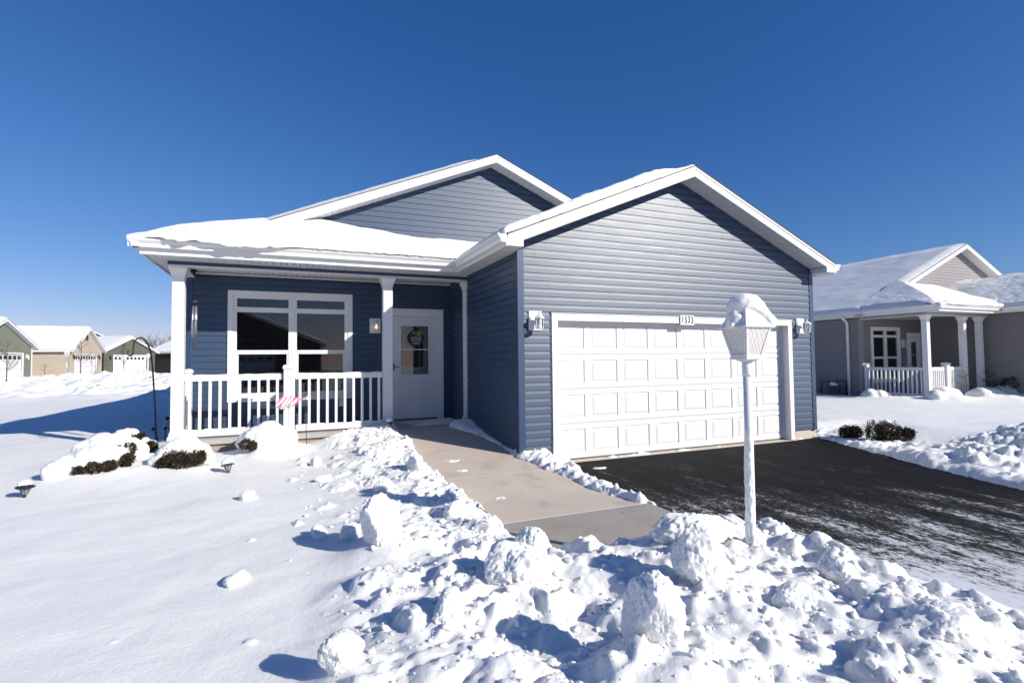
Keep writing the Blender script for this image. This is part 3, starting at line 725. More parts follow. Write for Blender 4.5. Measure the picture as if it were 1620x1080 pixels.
# wall lamps (parts of the house)
def wall_lamp(parent, x, y, z, lit=False, s=1.0):
    r = empty('wall_lamp', (x, y, z), 0, parent)
    m = MB(); a = .105; m.box(-a, a, -.03, -.012, -.145, .145)
    m.box(-a+.02, a-.02, -.036, -.0302, -.122, .122); m.build('backplate', 'white', r, bevel=.004)
    m = MB(); pts = [(0, -.035, -.01), (0, -.07, -.045), (0, -.11, -.03), (0, -.135, .03), (0, -.15, .07)]
    m.tube(pts, .012, 8); m.tube([(0, -.036, -.01), (0, -.05, -.01)], .03, 10); m.build('arm', 'white', r, smooth=True)
    cy = -.165; m = MB()
    m.lathe([(.075, .02), (.078, .03), (.045, .065), (.02, .08), (.012, .10), (.016, .115), (.004, .13)], (0, cy, 0), 6, .3); m.build('lamp_cap', 'white', r)
    m = MB(); m.lathe([(.052, -.13), (.062, -.125), (.062, -.115), (.05, -.114)], (0, cy, 0), 6, .3)
    for k in range(6):
        t = .3+k*math.pi/3; m.tube([(.066*math.cos(t), cy+.066*math.sin(t), .02), (.055*math.cos(t), cy+.055*math.sin(t), -.12)], .0055, 5)
    m.build('cage', 'white', r)
    m = MB()
    for k in range(6):
        t, u = .3+k*math.pi/3, .3+(k+1)*math.pi/3
        m.poly([(.053*math.cos(t), cy+.053*math.sin(t), -.112), (.053*math.cos(u), cy+.053*math.sin(u), -.112), (.063*math.cos(u), cy+.063*math.sin(u), .018), (.063*math.cos(t), cy+.063*math.sin(t), .018)])
    m.build('pane', 'clear', r, fix=False)
    m = MB(); m.lathe([(.006, -.07), (.018, -.06), (.024, -.035), (.014, -.005), (.012, .02)], (0, cy, 0), 10); m.build('bulb', 'bulb' if lit else 'bulb_off', r, smooth=True)
    return r
wall_lamp(house, .262, 0, 2.118); wall_lamp(house, 5.852, 0, 2.13); wall_lamp(house, -1.545, 3.49, 2.245, True)
m = MB(); m.box(-2.22, -2.14, 3.455, 3.478, .70, .84); m.build('outlet_cover', 'white', house, bevel=.004)

def text_mesh(name, s, size, mat, parent, loc, rot, ext=.002, sx=1.0, shear=0, bold=0):
    cu = bpy.data.curves.new(name, 'FONT'); cu.body = s; cu.size = size; cu.extrude = ext; cu.offset = bold; cu.align_x = 'CENTER'; cu.align_y = 'CENTER'; cu.shear = shear
    t = bpy.data.objects.new('tmp', cu); col.objects.link(t); dg = bpy.context.evaluated_depsgraph_get()
    me = bpy.data.meshes.new_from_object(t.evaluated_get(dg)); bpy.data.objects.remove(t)
    o = obj(name, me, mat, parent); o.location = loc; o.rotation_euler = rot; o.scale = (sx, 1, 1); return o
m = MB(); m.box(2.955, 3.25, -.052, -.042, 2.10, 2.262); pq = m.build('number_plaque', 'white', house, bevel=.003)
for i, ch in enumerate('1533'):
    text_mesh('digit', ch, .158, 'number', pq, (3.002+i*.068, -.054, 2.181+(-.004 if i % 2 else .004)), (rad(90), 0, 0), .001, .72, bold=.0035)

# ------------------------------------------------------------------ ground function
def walk_z(y):
    return np.interp(y, [-9, -3.5, -1.6, 0, 2.24, 3], [-.03, -.015, .0, .15, .355, .36])
def drive_z(y): return np.interp(y, [-14, -6, 0], [-.16, -.075, -.012])
DR = lambda y: np.interp(y, [-14, -3.7, .3], [3.6, 4.72, 6.30])     # right edge of the cleared drive

rng = np.random.RandomState(7)
def chunk_field(X, Y, pts):
    """max of faceted snow blocks"""
    out = np.zeros_like(X); xs = X[0]; ys = Y[:, 0]
    for (cx, cy, r, h) in pts:
        i0, i1 = np.searchsorted(xs, [cx-r*1.6, cx+r*1.6]); j0, j1 = np.searchsorted(ys, [cy-r*1.6, cy+r*1.6])
        if i1-i0 < 2 or j1-j0 < 2: continue
        dx = X[j0:j1, i0:i1]-cx; dy = Y[j0:j1, i0:i1]-cy
        sd_ = int(rng.randint(1e6))
        wx = dx+fbm(dx*9/ r*.12, dy*9/r*.12, sd_, 3)*r*.35; wy = dy+fbm(dx*9/r*.12+40, dy*9/r*.12, sd_, 3)*r*.35
        k = rng.randint(5, 8); th = rng.rand()*6.28; z = np.full(dx.shape, h)
        tx, ty = rng.uniform(-.55, .55, 2); z = np.minimum(z, h*.8+(wx*tx+wy*ty)*h/r*.8); z = z+fbm(dx*2.2/r, dy*2.2/r, sd_+8, 2)*h*.22
        for q in range(k):
            a = th+q*6.283/k+rng.uniform(-.35, .35); rr = r*rng.uniform(.7, 1.1); st = rng.uniform(1.1, 3.2)
            z = np.minimum(z, (rr-(wx*math.cos(a)+wy*math.sin(a)))*st*h/r*1.1)
        z = z+fbm(dx*30, dy*30, sd_+3, 3)*.012*(h/.1)**.5; z = np.where(z > 0, z, 0)
        out[j0:j1, i0:i1] = np.maximum(out[j0:j1, i0:i1], z)
    return out

def window(v, a, b, s0, s1): return ss(a-s0, a+s0, v)*(1-ss(b-s1, b+s1, v))
def pileA(X, Y): return window(X, -2.65, -1.2, .5, .12)*window(Y, -3.4, 2.4, .3, .5)*(.2+.8*ss(-2.9, -1.5, X))
def pileB(X, Y): return window(X, -2.75, .42, .3, .12)*window(Y, -6.6, -3.45, .5, .18)*(1-.75*np.exp(-(((X+.75)/.42)**2+((Y+3.55)/.45)**2)))
def terrain(X, Y, chunks=None):
    low = fbm(X*.45, Y*.45, 60, 4)*.035+fbm(X*.12, Y*.12, 61, 3)*.10*ss(6, 20, np.abs(X)+np.abs(Y))
    G = np.where((X > -1.6) & (X < .4) & (Y < 3), walk_z(Y), .0)
    lawn = .115+.055*ss(-2, 3, Y)+low+.38*ss(22, 52, Y)*(1-ss(-4, 8, X))
    lawn = lawn+fbm(X*1.1+Y*.6, Y*2.2, 63, 4)*.007+fbm(X*3.3, Y*3.3, 64, 4)*.006
    jit = fbm(X*5, Y*5, 70, 4)*.055+fbm(X*1.7, Y*1.7, 71, 2)*.05+fbm(X*16, Y*16, 72, 3)*.03
    # signed distances (positive outside) to cleared areas
    dw = np.maximum.reduce([-1.33-X, X-np.interp(Y, [-3.6, -2.2, -.05, .02, 1.2, 1.9, 2.3], [.40, .34, -.16, -.13, -.19, -.44, -.55]), -3.42-Y, Y-2.26])
    dap = np.maximum.reduce([-1.3-X, X-.45, -3.42-Y, Y+2.35])
    xl = np.interp(Y, [-14, -5.2, -4.2, -3.4, -2.9, -.15, .0], [1.2, .95, .72, .50, .50, .52, .6])
    dd = np.maximum.reduce([xl-X, X-DR(Y), Y+.02])
    dh = np.maximum.reduce([-.0-X, X-6.23, -.0-Y, Y-30])       # house interior (no snow)
    dh2 = np.maximum.reduce([XLh-X, X-6.6, 3.4-Y, Y-22.05]); dp = np.maximum.reduce([-4.82-X, X-.0, 2.27-Y, Y-3.6])
    d = np.minimum(np.minimum(dw, dap), dd)
    S = lawn.copy()
    A = pileA(X, Y); B = pileB(X, Y)
    amp = np.clip(A+B, 0, 1)
    rg = 1-np.abs(fbm(X*2.4+.6*fbm(X*2, Y*2, 78, 2), Y*2.4, 77, 4))*2.4
    S += .05*A+.05*B+amp*(fbm(X*1.3, Y*1.3, 75, 3)*.08+rg*.035+fbm(X*7, Y*7, 76, 5)*.030+fbm(X*24, Y*24, 79, 3)*.006*(vnoise(X*1.7, Y*1.7, 33) > .45))
    # ridge along the right edge of the drive, heap by the street on the right
    dr_ = X-DR(Y); C = window(dr_, .05, 1.1, .1, .5)*window(Y, -6, .6, .6, .3); S += C*(.0+.05*fbm(X*3, Y*3, 80, 4)+.03*fbm(X*9, Y*9, 81, 4))-.075*window(dr_, -.1, 2.2, .1, .8)*window(Y, -7, .6, .6, .3)
    Hp = np.exp(-(((X-7.9)/1.4)**2+((Y+2.9)/.75)**2)); S += Hp*(.36+.16*fbm(X*2.5, Y*2.5, 82, 5)); S += .07*np.exp(-(((X-6.2)/.9)**2+((Y+2.2)/.5)**2))*(1+fbm(X*4, Y*4, 83, 4))
    amp2 = np.clip(C*.6+Hp, 0, 1)
    S += amp2*fbm(X*9, Y*9, 85, 4)*.03
    # thin ridge between walk and drive; sliver along the garage wall
    rid = window(X, -.12, .5, .06, .06)*window(Y, -2.9, .1, .2, .1); S = S*(1-rid)+rid*(.07+.05*ss(-1.5, .1, Y)+.05*fbm(X*8, Y*8, 88, 4)+walk_z(Y)*.6)
    sl = (X > -.6) & (X < .02) & (Y > 0) & (Y < 3); S = np.where(sl, .04+.08*ss(1.4, 2.4, Y)+.02*fbm(X*9, Y*9, 90, 3)+walk_z(Y), S)
    # banks along the far street at the left
    fb = window(Y-.1*X, 22, 46, 4, 5)*window(X, -45, -9.2, 4, 1.0); S += fb*(.18+.35*fbm(X*.55, Y*.4, 92, 5)+.12*fbm(X*2, Y*1.6, 94, 3))
    # drifts over the buried bed in front of the porch
    S += .04*np.exp(-(((X+4.6)/.9)**2+((Y-1.6)/.9)**2))
    for bx, by, br, bh in MOUNDS: S += bh*np.exp(-(((X-bx)**2+(Y-by)**2)/br**2))*(1+.35*fbm(X*4, Y*4, 111, 4))
    S += .62*np.clip(walk_z(Y), 0, 1)*ss(-2.7, -1.5, X)*(X < -1)*window(Y, .2, 2.7, .8, .3)
    if chunks is not None:
        D = amp*(.020+.055*fbm(X*2.2, Y*2.2, 101, 3)); D = np.where(D > 0, D, 0)
        c_ = chunks; S = S+np.log(np.exp(c_*45)+np.exp(D*45)-1)/45
    ramp_ = 1-np.exp(-np.maximum(d+jit, 0)/.055)
    ramp_w = np.where((X < .6), ramp_, 1-np.exp(-np.maximum(d+jit, 0)/.12))
    Z = G*0+np.where(d+jit > 0, (S-(-.06))*ramp_w-.06, -.10+G*0)
    Z = np.where((d+jit <= 0), -.12, Z)
    # in walk-side strips the ground is higher
    Z = np.where(dp < 0, -.05, Z); Z = np.where(np.minimum(dh, dh2) < -.02, -.05, Z)
    return Z
XLh = -4.73
MOUNDS = [(-1.56, -5.06, .26, .15), (-.90, -4.62, .34, .13), (-2.38, -2.98, .26, .09), (-1.78, -4.05, .36, .09), (-2.83, -4.47, .16, .05), (-.30, -5.45, .34, .05), (-.45, -4.02, .4, .06), (-3.35, 1.95, .42, .22), (-2.35, 1.75, .38, .16), (-5.2, 1.15, .5, .10), (-5.45, 2.1, .5, .12), (-4.42, 1.05, .36, .06), (14.6, 4.0, .8, .14), (15.8, 2.8, .8, .18), (17.6, 2.5, 1.0, .16), (19.4, 2.5, 1.2, .2), (20.6, 2.8, .9, .2)]

def axis(segs):
    out = []
    for a, b, st in segs: out.append(np.arange(a, b, st))
    return np.concatenate(out+[[segs[-1][1]]])
ax_ = axis([(-900, -140, 60), (-140, -60, 8), (-60, -32, 1.0), (-32, -8, .16), (-8, -4, .05), (-4, 1.3, .0175), (1.3, 5, .045), (5, 10, .045), (10, 22, .16), (22, 60, 2), (60, 140, 10), (140, 900, 60)])
ay_ = axis([(-200, -40, 20), (-40, -12, 2), (-12, -6.6, .2), (-6.6, 2.6, .0175), (2.6, 6, .06), (6, 48, .16), (48, 90, 1.5), (90, 200, 15), (200, 1200, 80)])
GX, GY = np.meshgrid(ax_, ay_)
pts = []
for k in range(2600):
    x = rng.uniform(-3.1, .5); y = rng.uniform(-6.4, 2.4)
    w = float(pileA(np.array(x), np.array(y))+pileB(np.array(x), np.array(y)))
    w = min(w, 1.0)
    if rng.rand() > w**1.2*.8: continue
    r = .018+.115*rng.rand()**3.6*(1.2 if y < -2.4 else .95)
    if k % 17 == 0: r *= 1.4
    pts.append((x, y, r, r*rng.uniform(.4, .85)*(.55+.45*w)))
for k in range(230):     # lumps along the right edge of the drive and in the street heap
    y = rng.uniform(-6, .4)
    x = float(DR(y))+rng.uniform(.02, .9)**1.3; r = .012+.055*rng.rand()**2.6
    pts.append((x, y, r, r*rng.uniform(.5, .9)))
for k in range(260):
    x = rng.normal(7.3, 1.0); y = rng.normal(-2.9, .5); r = .03+.14*rng.rand()**2; pts.append((x, y, r, r*rng.uniform(.5, .9)))
for k in range(150):     # thin ridge between walk and drive
    pts.append((rng.uniform(-.05, .45), rng.uniform(-3.0, .1), rng.uniform(.02, .07), rng.uniform(.015, .06)))
for k in range(900):     # the rough banks by the far street
    y = rng.uniform(18, 47); x = rng.uniform(-32, -9)
    pts.append((x, y, rng.uniform(.2, .8), rng.uniform(.05, .3)*float(window(np.array(y-.1*x), 22, 46, 4, 5))))
for (x, y, r, h) in [(-3.05, -.1, .07, .035), (-2.9, .7, .07, .04), (-2.75, -1.5, .09, .05), (-3.0, -1.9, .05, .04), (-3.35, -2.2, .03, .02), (-3.9, -3.6, .02, .012), (-4.2, -2.7, .03, .01), (-3.25, -3.9, .04, .02)]: pts.append((x, y, r, h))
CHA = chunk_field(GX, GY, pts)
GZ = terrain(GX, GY, CHA)
gs = tag(grid_mesh('snow_ground', np.stack([GX, GY, GZ], -1), 'snow'), kind='structure')
def ground(x, y):
    i = int(np.clip(np.searchsorted(ax_, x)-1, 0, len(ax_)-2)); j = int(np.clip(np.searchsorted(ay_, y)-1, 0, len(ay_)-2))
    u = (x-ax_[i])/(ax_[i+1]-ax_[i]); v = (y-ay_[j])/(ay_[j+1]-ay_[j])
    return float((GZ[j, i]*(1-u)+GZ[j, i+1]*u)*(1-v)+(GZ[j+1, i]*(1-u)+GZ[j+1, i+1]*u)*v)

# walkway, apron strip and driveway
def strip(name, xs, ys, zf, mat, off=0):
    X, Y = np.meshgrid(xs, ys); return tag(grid_mesh(name, np.stack([X, Y, zf(Y)+off], -1), mat, smooth=False), kind='structure')
J = [2.24, .75, -.72, -2.33]
for a, b in zip(J[:-1], J[1:]): strip('walkway', [-1.39, -.0 if a > 1 else .36], np.linspace(a-.008, b+.008, 8), walk_z, 'concrete', .0)
strip('walkway', [-1.39, -.008], np.linspace(-2.345, -3.6, 6), walk_z, 'concrete_grey'); strip('walkway', [.004, .47], np.linspace(-2.345, -3.6, 6), walk_z, 'concrete_grey')
strip('walkway_base', [-1.395, .475], np.linspace(2.24, -3.62, 30), walk_z, 'snow_soft', -.0025)
strip('driveway', [.36, 3, 7.2], np.linspace(-.0, -14, 20), drive_z, 'asphalt', -.0)

# ------------------------------------------------------------------ big snow chunks
def snow_chunk(x, y, w, d, h, seed, rz=0, lean=(0, 0), sink=.12, parent=None, name='snow_chunk', base=None, sub=6, rough=1.0):
    rnd = np.random.RandomState(seed)
    bm = bmesh.new(); bmesh.ops.create_icosphere(bm, subdivisions=sub, radius=1)
    P = np.array([v.co[:] for v in bm.verts])
    k = 10; nn = rnd.normal(size=(k, 3)); nn /= np.linalg.norm(nn, axis=1)[:, None]; dd = rnd.uniform(.55, .95, k)
    dots = P@nn.T
    r = np.where(dots > .05, dd/np.maximum(dots, .05), 9.)
    pw = 14.0; r = (np.sum(r**-pw, axis=1)+.98**-pw)**(-1/pw)
    n3 = (fbm3(P, 1.7, seed, 3)*.16+(1-np.abs(fbm3(P, 3.2, seed+9, 3))*2)*.04+(1-np.abs(fbm3(P, 6, seed+4, 3))*2)*.05+fbm3(P, 9, seed+3, 5, .6)*.045+fbm3(P, 30, seed+5, 3)*.010)*rough
    P = P*(r+n3)[:, None]
    P = P*np.array([w/2, d/2, h*(.5+sink)])
    t = (P[:, 2]+h*.5)/h; P[:, 0] += lean[0]*t*h; P[:, 1] += lean[1]*t*h
    c, s_ = math.cos(rz), math.sin(rz); X = P[:, 0]*c-P[:, 1]*s_; Y = P[:, 0]*s_+P[:, 1]*c; Z = P[:, 2]+h*(.5-sink)
    for v, a, b, e2 in zip(bm.verts, X, Y, Z): v.co = (a, b, e2)
    me = bpy.data.meshes.new(name); bm.to_mesh(me); bm.free(); me.polygons.foreach_set('use_smooth', [True]*len(me.polygons))
    o = obj(name, me, 'snow', parent); o.location = (x, y, (GZ0F(x, y) if base is None else base)); return o
def GZ0F(x, y): return ground(x, y)-.0
# x, y, w, d, h, seed, rz, lean, label
CH_ = [
 (-1.60, -5.04, .24, .28, .32, 11, .3, (.05, .05), 'tall pillar of snow nearest the camera at the bottom edge'),
 (-.93, -4.60, .38, .38, .37, 12, .5, (.10, .1), 'big rounded snow block in the bank left of the lamp post'),
 (-.45, -4.02, .58, .30, .25, 13, -.2, (.1, 0), 'wide smooth snow block touching the foot of the lamp post'),
 (-2.42, -2.98, .34, .32, .38, 14, .8, (-.05, .1), 'upright broken snow slab at the left side of the bank, casting a long shadow'),
 (-1.78, -4.05, .48, .38, .30, 15, .2, (0, .1), 'broad snow boulder in the middle of the bank'),
 (-2.85, -4.48, .20, .18, .16, 16, 0, (0, 0), 'lone round snow lump on smooth snow at the bottom left of the bank'),
 (-2.30, -4.26, .30, .24, .20, 17, 1.0, (0, 0), 'snow block at the lower edge of the bank, right of the lone lump'),
 (-1.72, -2.50, .26, .22, .20, 18, .4, (.05, 0), 'squarish snow block on the crest beside the concrete walk'),
 (-1.45, -3.55, .34, .3, .30, 19, 1.3, (0, .05), 'snow block on the bank in front of the end of the walk'),
 (-1.66, -.60, .22, .24, .20, 20, .1, (0, 0), 'snow lump on the bank beside the middle of the walk'),
 (.40, -4.40, .30, .2, .20, 21, .9, (-.15, .1), 'finger shaped snow block right of the lamp post, against the asphalt'),
 (.05, -4.75, .34, .28, .22, 22, .3, (0, 0), 'angular snow block in the bank right of the lamp post'),
 (-.30, -5.45, .42, .30, .15, 23, .3, (.1, 0), 'long low snow block at the lower right of the bank'),
 (-2.15, -1.30, .22, .18, .16, 24, .6, (0, 0), 'small snow block in the upper left of the bank'),
 (-3.46, -.85, .17, .16, .13, 26, .4, (0, 0), 'small lone snow lump on the lawn, farther one toward the porch'),
 (-3.38, -3.05, .20, .13, .09, 27, 1.0, (0, 0), 'small low snow lump alone on the open lawn at left'),
 (-2.75, .62, .17, .15, .14, 28, .3, (0, 0), 'snow lump left of the bank before the railing'),
 (-2.70, -.35, .24, .13, .10, 29, .1, (0, 0), 'flat snow slab lying at the left rim of the bank'),
 (-2.85, -2.35, .16, .14, .12, 30, .9, (0, 0), 'snow lump in the shadow left of the upright slab'),
 (-2.62, -2.55, .15, .15, .15, 31, .2, (0, 0), 'snow lump touching the left side of the upright slab'),
 (-.62, -4.95, .32, .26, .16, 32, .6, (0, 0), 'low snow block below the big rounded block'),
 (-2.05, -5.05, .30, .26, .16, 25, .6, (0, 0), 'low snow block at the bottom edge left of the pillar'),
]
for (x, y, w, d, h, sd_, rz, ln, lb) in CH_:
    tag(snow_chunk(x, y, w, d, h, sd_, rz, ln, base=min(ground(x, y), .30)-(.07 if w > .25 else .025)), lb, 'snow block', 'snow blocks thrown up by shovelling')

# ------------------------------------------------------------------ lamp post
def lamp_post():
    bx, by = -.055, -4.17
    gz = .0; root = empty('lamp_post', (bx, by, gz))
    m = MB(); m.tube([(0, 0, -.1), (0, 0, 1.50)], .029, 20); m.tube([(0, 0, 1.40), (0, 0, 1.415), (0, 0, 1.52)], .034, 20); m.build('pole', 'white', root, smooth=True)
    hd = empty('lamp_head', (0, 0, 1.52), rad(-2), root)
    hw0, hw1, h = .068, .114, .222
    m = MB(); q = math.sqrt(2); A = math.pi/4
    m.lathe([(.04, -.02), (.055*q, -.004), ((hw0+.012)*q, .0), ((hw0+.012)*q, .012)], (0, 0, 0), 4, A)
    for sx, sy in ((1, 1), (1, -1), (-1, 1), (-1, -1)):
        p0 = Vector((sx*hw0, sy*hw0, .012)); p1 = Vector((sx*hw1, sy*hw1, h)); u = Vector((-sx*.019, 0, 0)); v = Vector((0, -sy*.019, 0)); o = Vector((sx*.004, sy*.004, 0))
        for ww in (u, v):
            t = v.normalized()*.007 if ww is u else u.normalized()*.007
            m.hexa([p0+o, p0+o+ww, p0+o+ww+t, p0+o+t, p1+o, p1+o+ww, p1+o+ww+t, p1+o+t])
    m.lathe([((hw0+.006)*q, .0125), ((hw0+.012)*q, .030), ((hw0-.004)*q, .032)], (0, 0, 0), 4, A)
    m.build('frame', 'white', hd)
    pm = simple('lattice_acrylic', (.70, .665, .64), .3); pm.node_tree.nodes['Principled BSDF'].inputs['Transmission Weight'].default_value = .12; pm.node_tree.nodes['Principled BSDF'].inputs['Roughness'].default_value = .2
    lm = simple('lattice_line', (.78, .76, .74), .3)
    for k in range(4):
        a = k*math.pi/2; R_ = Matrix.Rotation(a, 3, 'Z')
        g = MB(); pts_ = [(-hw0, -hw0+.001, .02), (hw0, -hw0+.001, .02), (hw1, -hw1+.001, h-.002), (-hw1, -hw1+.001, h-.002)]
        g.poly([R_@Vector(p) for p in pts_]); g.poly([R_@(Vector(p)+Vector((0, .002, 0))) for p in pts_], True); pn = g.build('pane', pm, hd, fix=False)
        L = MB(); 
        def S(u, v):  # u -1..1, v 0..1 on the pane
            hw = hw0+(hw1-hw0)*v; return R_@Vector((u*hw, -hw-.0012, .02+(h-.022)*v))
        for i in range(-6, 7):
            for sg in (1, -1):
                pp = []
                for t in np.linspace(0, 1, 15):
                    u = i*.36+sg*(t-.5)*1.15
                    if abs(u) <= 1: pp.append(S(u, t))
                if len(pp) > 1: L.tube([pp[0], pp[-1]], .0009, 4)
        L.build('lattice', lm, pn)
    m = MB(); m.lathe([(.02, .02), (.02, .07), (.035, .10), (.035, .16), (.012, .19)], (0, 0, 0), 12); m.build('bulb', 'bulb_off', hd, smooth=True)
    m = MB(); m.lathe([(.122*q, h-.001), (.134*q, h-.001), (.134*q, h+.010), (.118*q, h+.016), (.096*q, h+.050), (.078*q, h+.085), (.068*q, h+.105), (.066*q, h+.130), (.05*q, h+.145), (.01, h+.147)], (0, 0, 0), 4, A)
    m.build('lamp_roof', 'white', hd, bevel=.003)
    # snow piled on the lamp roof, hanging off its right front corner
    sm = MB(); return root, hd
lp, lhead = lamp_post()
tag(lp, 'white lamp post with snow heaped on its lantern, standing in the snow bank', 'lamp post')
def shrink(balls, f, g): return [(x*f, y*f, z, r*g) for x, y, z, r in balls]
def blob_snow(name, balls, parent, loc, rotz=0, res=.012, amp=.008, seed=3):
    """union of metaball-like spheres turned into one mesh"""
    mb = bpy.data.metaballs.new('mb'); mb.resolution = res; mb.render_resolution = res; mb.threshold = .35
    for (x, y, z, r) in balls:
        e2 = mb.elements.new(); e2.co = (x, y, z); e2.radius = r*1.75
    t = bpy.data.objects.new('mbtmp%d' % seed, mb); col.objects.link(t)
    dg = bpy.context.evaluated_depsgraph_get(); dg.update(); me = bpy.data.meshes.new_from_object(t.evaluated_get(dg)); bpy.data.objects.remove(t)
    P = np.empty(len(me.vertices)*3); me.vertices.foreach_get('co', P); P = P.reshape(-1, 3)
    Nn = np.empty(len(me.vertices)*3); me.vertices.foreach_get('normal', Nn); Nn = Nn.reshape(-1, 3)
    fq = 22*(.011/amp)**.55; n = fbm3(P, fq, seed, 5, .55)*amp+fbm3(P, fq*4, seed+9, 3)*amp*.25
    P = P+Nn*n[:, None]; me.vertices.foreach_set('co', P.ravel()); me.update(); me.polygons.foreach_set('use_smooth', [True]*len(me.polygons))
    me.materials.clear(); o = obj(name, me, 'snow', parent); o.location = loc; o.rotation_euler = (0, 0, rotz); return o
hz = .222
blob_snow('snow_cap', shrink([(-.05, .02, hz+.16, .07), (-.03, .0, hz+.185, .068), (.02, -.01, hz+.19, .064), (.06, -.01, hz+.175, .058), (.105, .0, hz+.155, .048), (.13, .0, hz+.125, .045), (.155, .0, hz+.095, .044), (.18, .0, hz+.065, .046), (.20, -.01, hz+.05, .044), (.215, .01, hz+.055, .036), (.16, .05, hz+.05, .035),
   (-.07, .02, hz+.12, .055), (-.10, -.02, hz+.075, .05), (-.12, -.05, hz+.045, .034), (-.10, .06, hz+.06, .045), (-.14, .0, hz+.035, .028), (-.08, -.06, hz+.07, .036), (-.03, -.08, hz+.06, .02), (-.155, .07, hz+.03, .02), (-.155, -.08, hz+.025, .018), (.02, .09, hz+.06, .05), (.08, .1, hz+.05, .045)], .84, .93), lhead, (0, 0, -.012), rad(-21), .010, .009)
m = MB(); m.lathe([(.006, 0), (.0035, -.025), (.0008, -.05)], (.175, .0, hz+.02), 7); o = m.build('icicle', 'clear', lhead, smooth=True); o.rotation_euler = (0, 0, rad(-21))
# snow plastered down the windward side of the pole
P = []
zs = np.linspace(.0, 1.05, 130); th = np.linspace(rad(105), rad(290), 26)
for z in zs:
    row = []
    for a in th:
        e2 = math.sin((a-th[0])/(th[-1]-th[0])*math.pi)
        k = .014*(1.0-.5*float(ss(.4, 1.05, z)))+.028*float(ss(.35, .05, z)) if z < 1.0 else .002
        k = k*(e2**.6)*(1 if z < .85 else float(1-ss(.85, 1.05, z)))+.0002
        k *= 1+.9*float(fbm(np.array(a*5.), np.array(z*26.), 5, 4))
        r = .0285+k; row.append((r*math.cos(a), r*math.sin(a), z))
    P.append(row)
grid_mesh('pole_snow', np.array(P), 'snow', lp)
blob_snow('base_snow', [(-.02, -.01, .05, .09), (.05, .02, .08, .06), (.075, .01, .14, .04), (.07, .03, .2, .03), (-.09, .02, .1, .06), (-.12, .05, .13, .05), (.03, -.06, .03, .08)], lp, (0, 0, .06), 0, .014, .009, 8)

# ------------------------------------------------------------------ porch and yard things
def solar_light(x, y, z, tilt=0, scale=1.0, label='', snowy=.03):
    r = empty('path_light', (x, y, z)); r.rotation_euler = (tilt, tilt*.4, .3); r.scale = (scale,)*3
    m = MB(); m.lathe([(.010, -.12), (.012, .0), (.018, .03), (.022, .034)], (0, 0, 0), 8); m.build('stake', 'black', r)
    m = MB(); m.lathe([(.022, .035), (.030, .05), (.050, .105), (.052, .11)], (0, 0, 0), 8); m.build('lens', M['lens'], r)
    m = MB()
    for k in range(8):
        a = k*math.pi/4; m.tube([(.024*math.cos(a), .024*math.sin(a), .035), (.053*math.cos(a), .053*math.sin(a), .11)], .0028, 4)
    m.build('ribs', 'black', r)
    m = MB(); m.lathe([(.086, .108), (.088, .114), (.045, .142), (.04, .15)], (0, 0, 0), 8); m.build('cap', 'black', r)
    if snowy: blob_snow('snow', [(0, 0, .148, .03+snowy*.6), (.03, .01, .142, .022+snowy*.3), (-.035, 0, .142, .022+snowy*.3), (0, .03, .142, .025)], r, (0, 0, 0), 0, .011, .003, int(x*10) % 50+60)
    return tag(r, label, 'path light', 'solar path lights in the snow')
M['lens'] = simple('smoked_lens', (.22, .24, .26), .2, var=.3, vscale=60)
solar_light(-5.68, .28, ground(-5.68, .28)+.0, .08, 1.0, 'black solar path light at the far left, standing alone on smooth snow', .012)
solar_light(-3.785, .62, ground(-3.785, .62)-.01, -.22, .95, 'tilted path light capped with snow, right of the snowy juniper ball', .035)
solar_light(-1.50, 2.12, ground(-1.50, 2.12)-.06, .1, .85, 'snowy path light at the foot of the middle porch column', .035)
solar_light(-1.93, 2.0, ground(-1.93, 2.0)-.09, .5, .7, 'dark path light nearly buried in snow below the railing', .02)

def path_tube(name, pts, r, mat, parent=None, seg=8):
    m = MB(); m.tube(pts, r, seg); return m.build(name, mat, parent, smooth=True)
# shepherd hook
sh = [(-5.054, 3.1, .0), (-5.06, 3.1, .3), (-5.089, 3.1, .882), (-5.121, 3.1, 1.394), (-5.145, 3.1, 1.66), (-5.165, 3.1, 1.77), (-5.20, 3.1, 1.87), (-5.25, 3.1, 1.945), (-5.30, 3.1, 1.968), (-5.35, 3.1, 1.945), (-5.38, 3.1, 1.89), (-5.392, 3.1, 1.80), (-5.392, 3.1, 1.73), (-5.40, 3.1, 1.695), (-5.425, 3.1, 1.68), (-5.45, 3.1, 1.69), (-5.465, 3.1, 1.72), (-5.46, 3.1, 1.75), (-5.44, 3.1, 1.755)]
tag(path_tube('shepherd_hook', sh, .0125, 'iron'), 'thin dark iron shepherd hook standing in snow left of the porch', 'garden hook')
# small ornament behind the left column
r = empty('garden_ornament', (-5.13, 4.0, ground(-5.13, 4.0)))
for (dx, dz, q) in ((-.16, .22, .032), (.05, .40, .034), (.02, .22, .028)):
    m = MB(); m.tube([(dx*.3, 0, -.05), (dx, 0, dz)], .005, 5); s_ = m.build('stem', 'iron', r)
    m = MB(); m.lathe([(.004, -q), (q*.8, -q*.6), (q, 0), (q*.8, q*.6), (.004, q)], (dx, 0, dz), 12); m.build('knob', 'black', r, smooth=True)
m = MB(); m.lathe([(.01, -.10), (.07, -.07), (.10, 0), (.07, .07), (.01, .10)], (.12, .05, .27), 14); m.build('globe', 'lens', r, smooth=True)
tag(r, 'small garden ornament with dark round knobs beside the left porch column', 'ornament')
